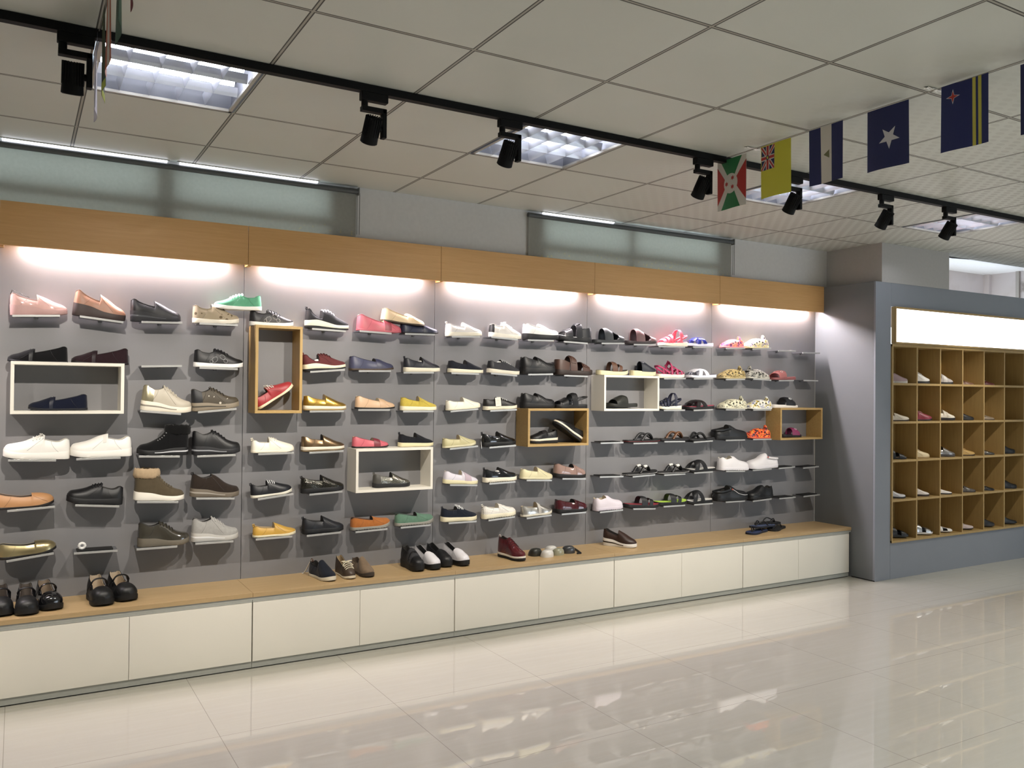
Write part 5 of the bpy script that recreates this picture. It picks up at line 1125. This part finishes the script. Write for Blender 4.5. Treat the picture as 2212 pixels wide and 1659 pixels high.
# flip-flops in a heap
def flop(x, y, z, yaw, L, c1, c2, label, tilt=0, roll=0):
    W = .098
    M = Matrix.Translation((x, y, z)) @ Matrix.Rotation(yaw, 4, 'Z') @ Matrix.Rotation(-tilt, 4, 'Y') @ Matrix.Rotation(roll, 4, 'X')
    r = thing('flip_flop', label, 'sandal', M=M, group='flip-flops heaped on the worktop')
    hwf = curve(OUT_FLAT); ss = [(1 - math.cos(PI * i / 22)) / 2 for i in range(23)]
    b = MB(); b.loft([[((s - .5) * L, -hwf(s) * W / 2, 0), ((s - .5) * L, -hwf(s) * W / 2, .014), ((s - .5) * L, hwf(s) * W / 2, .014), ((s - .5) * L, hwf(s) * W / 2, 0)] for s in ss]); b.build('sole', mat(c1, .7), r, True)
    b = MB(); b.loft([[((s - .5) * L, -hwf(s) * W / 2 * .97, .0135), ((s - .5) * L, -hwf(s) * W / 2 * .95, .0165), ((s - .5) * L, hwf(s) * W / 2 * .95, .0165), ((s - .5) * L, hwf(s) * W / 2 * .97, .0135)] for s in ss]); b.build('footbed', mat(c2, .7), r, True)
    for sg in (-1, 1):
        pts = [((.82 - .42 * f - .5) * L, sg * hwf(.82 - .42 * f) * W / 2 * .92 * math.sin(f * PI / 2), .016 + .045 * math.sin(PI * min(f * 1.1, 1)) ** .8 * (.5 + .5 * f)) for f in [i / 12 for i in range(13)]]
        MB().tube(pts, .0045, 8).build('strap', mat('16161a'), r, True)
flop(4.845, -.215, BZ, PI + .30, .27, '1c2336', '2c3a62', 'navy flip-flop lying lowest at the front of the heap')
flop(4.955, -.170, BZ + .030, PI + .10, .27, '1a2030', '4a587e', 'slate blue flip-flop on top of the heap', .03, .06)
flop(5.120, -.165, BZ + .0, PI + .40, .27, '111113', '1a1a1d', 'black flip-flop at the bottom of the heap')
flop(5.125, -.065, BZ + .026, .05, .27, '101012', '17171a', 'black flip-flop resting across the back of the heap', -.02)

# ------------------------------------------------------------------ ceiling fittings
# recessed troffers
sheet = plain('louvre_aluminium', '686a72', .5, 0, nscale=30, amt=.02)
blade = plain('louvre_blade', 'd8dbe4', .25, .5, nscale=30, amt=.02)
shell = plain('troffer_shell', 'a8a49c', .45, .2)
tubem = emit('fluorescent_tube', 'f6f8ff', TUBE_E)
tl = ['square ceiling light with grid louvre nearest the hanging flags by the first spotlight', 'square ceiling light with grid louvre behind the third spotlight', 'square ceiling light with grid louvre behind the yellow flag', 'square ceiling light with grid louvre farthest along the track']
for n, (i, _) in enumerate(TROFF):
    x0, x1 = i * .6 + .012, i * .6 + .588; y0, y1 = ty0 + .012, ty1 - .012
    t = thing('ceiling_light', tl[n], 'ceiling light', ((x0 + x1) / 2, (y0 + y1) / 2, CZ), 'square louvred ceiling lights')
    lt = Vector(t.location)
    def PT(mb, n_, mt, **kw):
        ob = mb.build(n_, mt, t, **kw); ob.matrix_parent_inverse = Matrix.Translation(-lt); return ob
    b = MB(); z0, z1 = CZ - .004, CZ + .10
    b.box(x0, x1, y0, y0 + .014, z0, z0 + .012); b.box(x0, x1, y1 - .014, y1, z0, z0 + .012); b.box(x0, x0 + .014, y0, y1, z0, z0 + .012); b.box(x1 - .014, x1, y0, y1, z0, z0 + .012)
    PT(b, 'frame', shell)
    b = MB(); b.box(x0, x1, y0, y1, z1, z1 + .01); b.box(x0, x1, y0 - .004, y0, z0, z1); b.box(x0, x1, y1, y1 + .004, z0, z1); b.box(x0 - .004, x0, y0, y1, z0, z1); b.box(x1, x1 + .004, y0, y1, z0, z1)
    PT(b, 'housing', sheet)
    W_ = y1 - y0 - .03; H0 = y0 + .015
    for q in range(1, 5):
        xx = x0 + (x1 - x0) * q / 5
        b = MB(); rows = [[(xx - .013, yy, CZ + .05), (xx - .005, yy, CZ + .02), (xx, yy, CZ + .004), (xx + .005, yy, CZ + .02), (xx + .013, yy, CZ + .05)] for yy in (y0 + .016, y1 - .016)]
        b.grid(rows); PT(b, 'louvre_blade', blade)
    for q in (1, 2):
        yc = H0 + W_ * q / 3
        PT(MB().cyl((x0 + .03, yc, CZ + .060), (x1 - .03, yc, CZ + .060), .011, n=12), 'tube', tubem, smooth=True)
        rows = [[(xx, yc + yy, CZ + zz) for yy, zz in ((-.013, .042), (-.006, .018), (0, .004), (.006, .018), (.013, .042))] for xx in (x0 + .016, x1 - .016)]
        PT(MB().grid(rows), 'louvre_rail', blade)

# track with spotlights
TY = -1.735
tr = MB(); tr.box(-3.2, 8.6, TY - .017, TY + .017, CZ - .032, CZ - .001); o = tr.build('track_rail', black, bevel=.001)
tag(o, 'long black lighting track fixed to the ceiling', 'lighting track')
def spot_head(x, label, n):
    t = thing('track_spotlight', label, 'spotlight', (x, TY, CZ - .032), 'black spotlights on the track')
    MB().box(-.058, .058, -.017, .017, -.034, 0).build('adapter', black, t, bevel=.003)
    b = MB(); b.cyl((-.040, 0, -.034), (-.040, 0, -.062), .014, n=12); b.box(-.054, .052, -.016, .016, -.078, -.058); b.box(.034, .052, -.016, .016, -.178, -.058)
    b.build('arm', black, t, bevel=.002)
    tl_ = .62 if n else .35
    Mh = Matrix.Translation((-.008, 0, -.142)) @ Matrix.Rotation(tl_, 4, 'X')
    h = bpy.data.objects.new('lamp_head', None)
    b = MB(); prof = [(.024, .044), (.031, .040), (.032, .0), (.035, -.042), (.036, -.060), (.032, -.063), (.0305, -.048), (.004, -.040)]
    b.loft([[(r * math.cos(2 * PI * j / 28), r * math.sin(2 * PI * j / 28), z) for j in range(28)] for r, z in prof])
    for j in range(22):
        a = 2 * PI * j / 22; b.obox(Matrix.Rotation(a, 4, 'Z') @ Matrix.Translation((.0325, 0, .008)), .0028, .0016, .038)
    b.v = [tuple(Mh @ Vector(p)) for p in b.v]
    hd = b.build('head', black, t, True)
    k = MB(); k.cyl((.020, 0, -.142), (.040, 0, -.142), .012, n=12); k.build('pivot', black, hd, True)
    lens = MB(); lens.loft([[(r * math.cos(2 * PI * j / 20), r * math.sin(2 * PI * j / 20), -.0495) for j in range(20)] for r in (.001, .0305)], cap=False); lens.v = [tuple(Mh @ Vector(p)) for p in lens.v]
    lens.build('lens', emit('spot_lens_%d' % n, 'fff0d8', 4.0), hd)
    p = Vector((x, TY, CZ - .032)) + Mh @ Vector((0, 0, -.070))
    add_spot(p, SPOT_E * (1.15, 1, 1, 1, 1, .85, .7)[n])
def add_spot(p, e, dx=0, tyy=0):
    ld = bpy.data.lights.new('spot_beam', 'SPOT'); ld.energy = e; ld.color = (1, .925, .82); ld.spot_size = math.radians(SPOT_A); ld.spot_blend = .75; ld.shadow_soft_size = .006
    lo = bpy.data.objects.new('spot_beam', ld); COL.objects.link(lo); lo.location = p
    d = Vector((p.x + dx, tyy, SPOT_Z)) - p
    lo.rotation_euler = d.to_track_quat('-Z', 'Y').to_euler()
HX = [-.069, 1.022, 1.670, 2.832, 3.511, 4.318, 4.960]
HL = ['black spotlight beside the coloured flags seen edge-on', 'black spotlight between the first and second ceiling lights', 'black spotlight in front of the second ceiling light', 'black spotlight next to the red and green flag', 'black spotlight behind the yellow flag', 'black spotlight between the third and fourth ceiling lights', 'black spotlight in front of the farthest ceiling light']
for n, (x, l) in enumerate(zip(HX, HL)): spot_head(x, l, n)
add_spot(Vector((-1.1, TY, 2.5)), SPOT_E); add_spot(Vector((6.9, TY, 2.5)), SPOT_E * .75, 0, -.6)

# ------------------------------------------------------------------ flags on strings
FC = {}
def fm(h):
    if h not in FC:
        m_, nt_, b_ = node_mat('flag_' + h); b_.inputs['Base Color'].default_value = lin(h); b_.inputs['Roughness'].default_value = .55
        n_ = noise(nt_, obj_co(nt_), 300, 2); bump(nt_, b_, n_[0], .1, .0005); FC[h] = m_
    return FC[h]
def star(cx, cy, R, r, n, rot, asp=1.0):
    return [(cx + (R if i % 2 == 0 else r) * math.sin(rot + PI * i / n) * asp, cy + (R if i % 2 == 0 else r) * math.cos(rot + PI * i / n)) for i in range(2 * n)]
def disc(cx, cy, R, asp=1.0, n=28): return [(cx + R * asp * math.cos(2 * PI * i / n), cy + R * math.sin(2 * PI * i / n)) for i in range(n)]
def clipped(poly): return [(min(max(u, 0), 1), min(max(v, 0), 1)) for u, v in poly]
def flag(x, y0, w, h, ztop, basec, polys, label, yaw=0, sway=0, group='small flags on the string by the yellow flag', curl=.006, ph=0):
    """u runs from the wall side (y0) towards the shop (y0 - w), v from the hem up; both faces carry the print"""
    cols = [basec]
    for c, _ in polys:
        if c not in cols: cols.append(c)
    def pos(u, v, off):
        i_ = min(int(u * 12), 11); f_ = u * 12 - i_
        a = curl * (math.sin(i_ / 12 * 5 + ph) * (1 - f_) + math.sin((i_ + 1) / 12 * 5 + ph) * f_) * (1 - v * .7) + sway * (1 - v)
        d = Vector((math.sin(yaw), -math.cos(yaw)))
        return (d.x * w * (u - .5) + a + off, d.y * w * (u - .5), -h * (1 - v))
    b = MB(); nu, nv = 12, 6
    for off, fl in ((.0004, 0), (-.0004, 1)):
        rows = [[pos(i / nu, j / nv, off) for i in range(nu + 1)] for j in range(nv + 1)]
        b.grid(rows, 0)
    for li, (c, poly) in enumerate(polys):
        poly = clipped(poly)
        # slice the print into thin columns so that it follows the cloth
        for off in (-.0006 - .00025 * li, .0006 + .00025 * li):
            us = [p[0] for p in poly]; lo, hi = min(us), max(us); n = max(2, int((hi - lo) * 24))
            cuts_ = sorted(set([lo + (hi - lo) * i / n for i in range(n + 1)] + us + [i / 12 for i in range(13) if lo < i / 12 < hi]))
            for ua, ub in zip(cuts_, cuts_[1:]):
                if ub - ua < 1e-6: continue
                um = (ua + ub) / 2; seg = []
                for (p, q) in zip(poly, poly[1:] + poly[:1]):
                    if (p[0] - um) * (q[0] - um) < 0:
                        f = lambda u: p[1] + (q[1] - p[1]) * (u - p[0]) / (q[0] - p[0])
                        seg.append((f(um), f(ua), f(ub)))
                seg.sort()
                for s0, s1 in zip(seg[0::2], seg[1::2]):
                    b.add([pos(ua, s0[1], off), pos(ub, s0[2], off), pos(ub, s1[2], off), pos(ua, s1[1], off)], [(0, 1, 2, 3)], cols.index(c))
    t = b.build('hanging_flag', [fm(c) for c in cols])
    t.location = (x, y0 - w / 2, ztop); tag(t, label, 'flag', group)
    return t
SX = 2.98; asp = 1.3
W_, G_, R_, NB, YL = 'c9c4bb', '1f6b3c', 'a8322e', '141d50', 'c2bd3a'
flag(SX, -1.685, .208, .262, 2.738, W_, [(G_, [(.10, 1), (.86, 1), (.62, .66), (.36, .66)]), (G_, [(.12, 0), (.82, 0), (.60, .36), (.38, .36)]),
     (R_, [(0, .88), (0, .10), (.28, .44), (.28, .58)]), (R_, [(1, .90), (1, .12), (.68, .44), (.68, .60)]),
     (W_, disc(.48, .50, .20, 1.25)), (R_, star(.55, .60, .055, .028, 6, 0, asp)), (R_, star(.33, .50, .055, .028, 6, 0, asp)), (R_, star(.55, .42, .055, .028, 6, 0, asp))],
     'green, red and white flag with a diagonal cross and three stars', ph=1)
J = lambda u, v: (.02 + u * .46, .53 + v * .45)
def JP(*p): return [J(u, v) for u, v in p]
flag(SX, -1.990, .190, .262, 2.745, YL, [(NB, JP((0, 0), (1, 0), (1, 1), (0, 1))), (W_, JP((0, 0), (.14, 0), (1, .88), (1, 1), (.86, 1), (0, .12))), (W_, JP((1, 0), (1, .12), (.14, 1), (0, 1), (0, .88), (.86, 0))),
     (R_, JP((0, 0), (.06, 0), (1, .94), (1, 1), (.94, 1), (0, .06))), (R_, JP((1, 0), (1, .06), (.06, 1), (0, 1), (0, .94), (.94, 0))),
     (W_, JP((.36, 0), (.64, 0), (.64, 1), (.36, 1))), (W_, JP((0, .40), (1, .40), (1, .60), (0, .60))), (R_, JP((.42, 0), (.58, 0), (.58, 1), (.42, 1))), (R_, JP((0, .44), (1, .44), (1, .56), (0, .56))),
     (NB, [J(u, v) for u, v in disc(.5, .5, .11, 1.1, 16)]), (YL, [J(u, v) for u, v in star(.5, .5, .09, .04, 5, 0, 1.1)])],
     'yellow flag with a small blue and red crossed corner', ph=2.2)
flag(SX, -2.290, .190, .262, 2.747, NB, [(W_, [(.34, 0), (.67, 0), (.67, 1), (.34, 1)]), ('6a6a48', [(.42, .50), (.60, .57), (.60, .42)])], 'dark blue flag with a white centre band and small triangle', ph=0, sway=.004)
flag(SX, -2.607, .198, .266, 2.745, NB, [('c2c0c6', star(.545, .49, .19, .076, 5, .60, 1.32))], 'navy flag with one large white star', ph=3)
flag(SX, -2.952, .190, .268, 2.750, '15205a', [('b9b24c', [(.665, 0), (.735, 0), (.735, 1), (.665, 1)]), ('b9b24c', [(.785, 0), (.855, 0), (.855, 1), (.785, 1)]),
     ('c9cbd6', star(.26, .80, .115, .034, 4, 0, 1.3)), ('a8302c', star(.26, .80, .09, .028, 4, 0, 1.3))], 'navy flag with two yellow bands and a red star', ph=4)
flag(SX, -3.262, .190, .262, 2.738, '151d4c', [], 'dark blue flag cut off by the frame', ph=1)
st_ = MB(); st_.tube([(SX, y, 2.752 - .004 * math.sin(i * 1.3) ** 2) for i, y in enumerate([-1.6, -1.95, -2.3, -2.6, -2.95, -3.3, -4.2])], .0016, 6)
tag(st_.build('flag_string', mat('8f8a80')), 'thin string carrying the row of flags by the yellow flag', 'string')
lg = 'flags on the string seen edge-on'
fl = [(-1.56, 'e0dcec', [], .10, -.0, 'white flag hanging nearest the wall on the edge-on string'), (-1.80, '2c3a1e', [('b8c23a', [(0, 0), (1, 0), (1, .1), (0, .1)]), ('b8c23a', [(.4, 0), (.6, 0), (.6, 1), (.4, 1)])], .05, .004, 'dark flag with yellow-green bands on the edge-on string'),
      (-2.08, 'b4552e', [('c9c0b4', [(.5, 0), (.7, 0), (.7, 1), (.5, 1)])], .04, 0, 'orange flag on the edge-on string'), (-2.36, '1f4a38', [], .05, 0, 'dark green flag on the edge-on string'),
      (-2.62, '7a2430', [('c9c0b4', [(.3, 0), (.4, 0), (.4, 1), (.3, 1)])], .08, 0, 'dark red flag with a white line on the edge-on string'), (-2.92, '2a1d1c', [], .06, 0, 'very dark brown flag on the edge-on string'), (-3.20, '35211f', [], .05, 0, 'dark maroon flag highest on the edge-on string')]
for n, (y, c, p, yw, sw, l) in enumerate(fl):
    flag(.0 + .004 * math.sin(n * 2.1), y, .20, .262, 2.742, c, p, l, yaw=-.23 / (4.9 + y) + yw * .5, sway=sw, group=lg, curl=.007, ph=n * 1.7)
st_ = MB(); st_.tube([(0.002, y, 2.748) for y in (-1.5, -2.2, -2.9, -3.6, -4.4)], .0016, 6)
tag(st_.build('flag_string', mat('6f6a60')), 'thin string carrying the flags seen edge-on', 'string')
# clear tape fixing the string to the ceiling
tpm, nt, b = node_mat('clear_tape'); b.inputs['Base Color'].default_value = (.75, .74, .7, 1); b.inputs['Roughness'].default_value = .12; bump(nt, b, noise(nt, obj_co(nt), 60, 2)[0], .5, .004)
for y, l in ((-1.935, 'crumpled clear tape on the ceiling between the red-green and yellow flags'), (-2.915, 'crumpled clear tape on the ceiling beside the two-banded navy flag')):
    b2 = MB(); rows = [[(SX - .05 + .1 * i / 8 + .006 * math.sin(j * 2), y - .012 + .024 * j / 4, CZ - .002 - .003 * abs(math.sin(i * 2.3 + j))) for j in range(5)] for i in range(9)]; b2.grid(rows)
    tag(b2.build('clear_tape', tpm), l, 'tape')

# ------------------------------------------------------------------ light and camera
w = bpy.data.worlds.new('daylight'); SC.world = w; w.use_nodes = True
bg = w.node_tree.nodes['Background']; bg.inputs[0].default_value = (.74, .86, .97, 1); bg.inputs[1].default_value = WORLD_E
for (x, y, e) in FILL:
    ld = bpy.data.lights.new('shop_troffer_light', 'AREA'); ld.shape = 'SQUARE'; ld.size = .55; ld.energy = e; ld.color = (.93, .98, .97); ld.spread = FILL_S
    lo = bpy.data.objects.new('shop_troffer_light', ld); COL.objects.link(lo); lo.location = (x, y, CZ - .012)
for (loc, tgt, sx_, sy_, e, c) in WINL:
    ld = bpy.data.lights.new('shop_window_fill', 'AREA'); ld.shape = 'RECTANGLE'; ld.size = sx_; ld.size_y = sy_; ld.energy = e; ld.color = c
    lo = bpy.data.objects.new('shop_window_fill', ld); COL.objects.link(lo); lo.location = loc
    lo.rotation_euler = (Vector(tgt) - Vector(loc)).to_track_quat('-Z', 'Y').to_euler()

F, YAW, PITCH, ROLL = 1825.12, .5301, .0109, .0090
cd = bpy.data.cameras.new('camera'); cam = bpy.data.objects.new('camera', cd); COL.objects.link(cam)
cd.sensor_fit = 'HORIZONTAL'; cd.sensor_width = 36; cd.lens = F / 2212 * 36; cd.clip_start = .05; cd.clip_end = 60
f = Vector((math.sin(YAW) * math.cos(PITCH), math.cos(YAW) * math.cos(PITCH), math.sin(PITCH)))
r = Vector((math.cos(YAW), -math.sin(YAW), 0)); u = r.cross(f)
r2 = r * math.cos(ROLL) + u * math.sin(ROLL); u2 = -r * math.sin(ROLL) + u * math.cos(ROLL)
cam.matrix_world = Matrix(((r2.x, u2.x, -f.x, -.2296), (r2.y, u2.y, -f.y, -5.0147), (r2.z, u2.z, -f.z, 1.498), (0, 0, 0, 1)))
SC.camera = cam
SC.view_settings.view_transform = 'Standard'; SC.view_settings.look = 'None'; SC.view_settings.gamma = 1; SC.view_settings.use_curve_mapping = False
SC.view_settings.exposure = EXPO
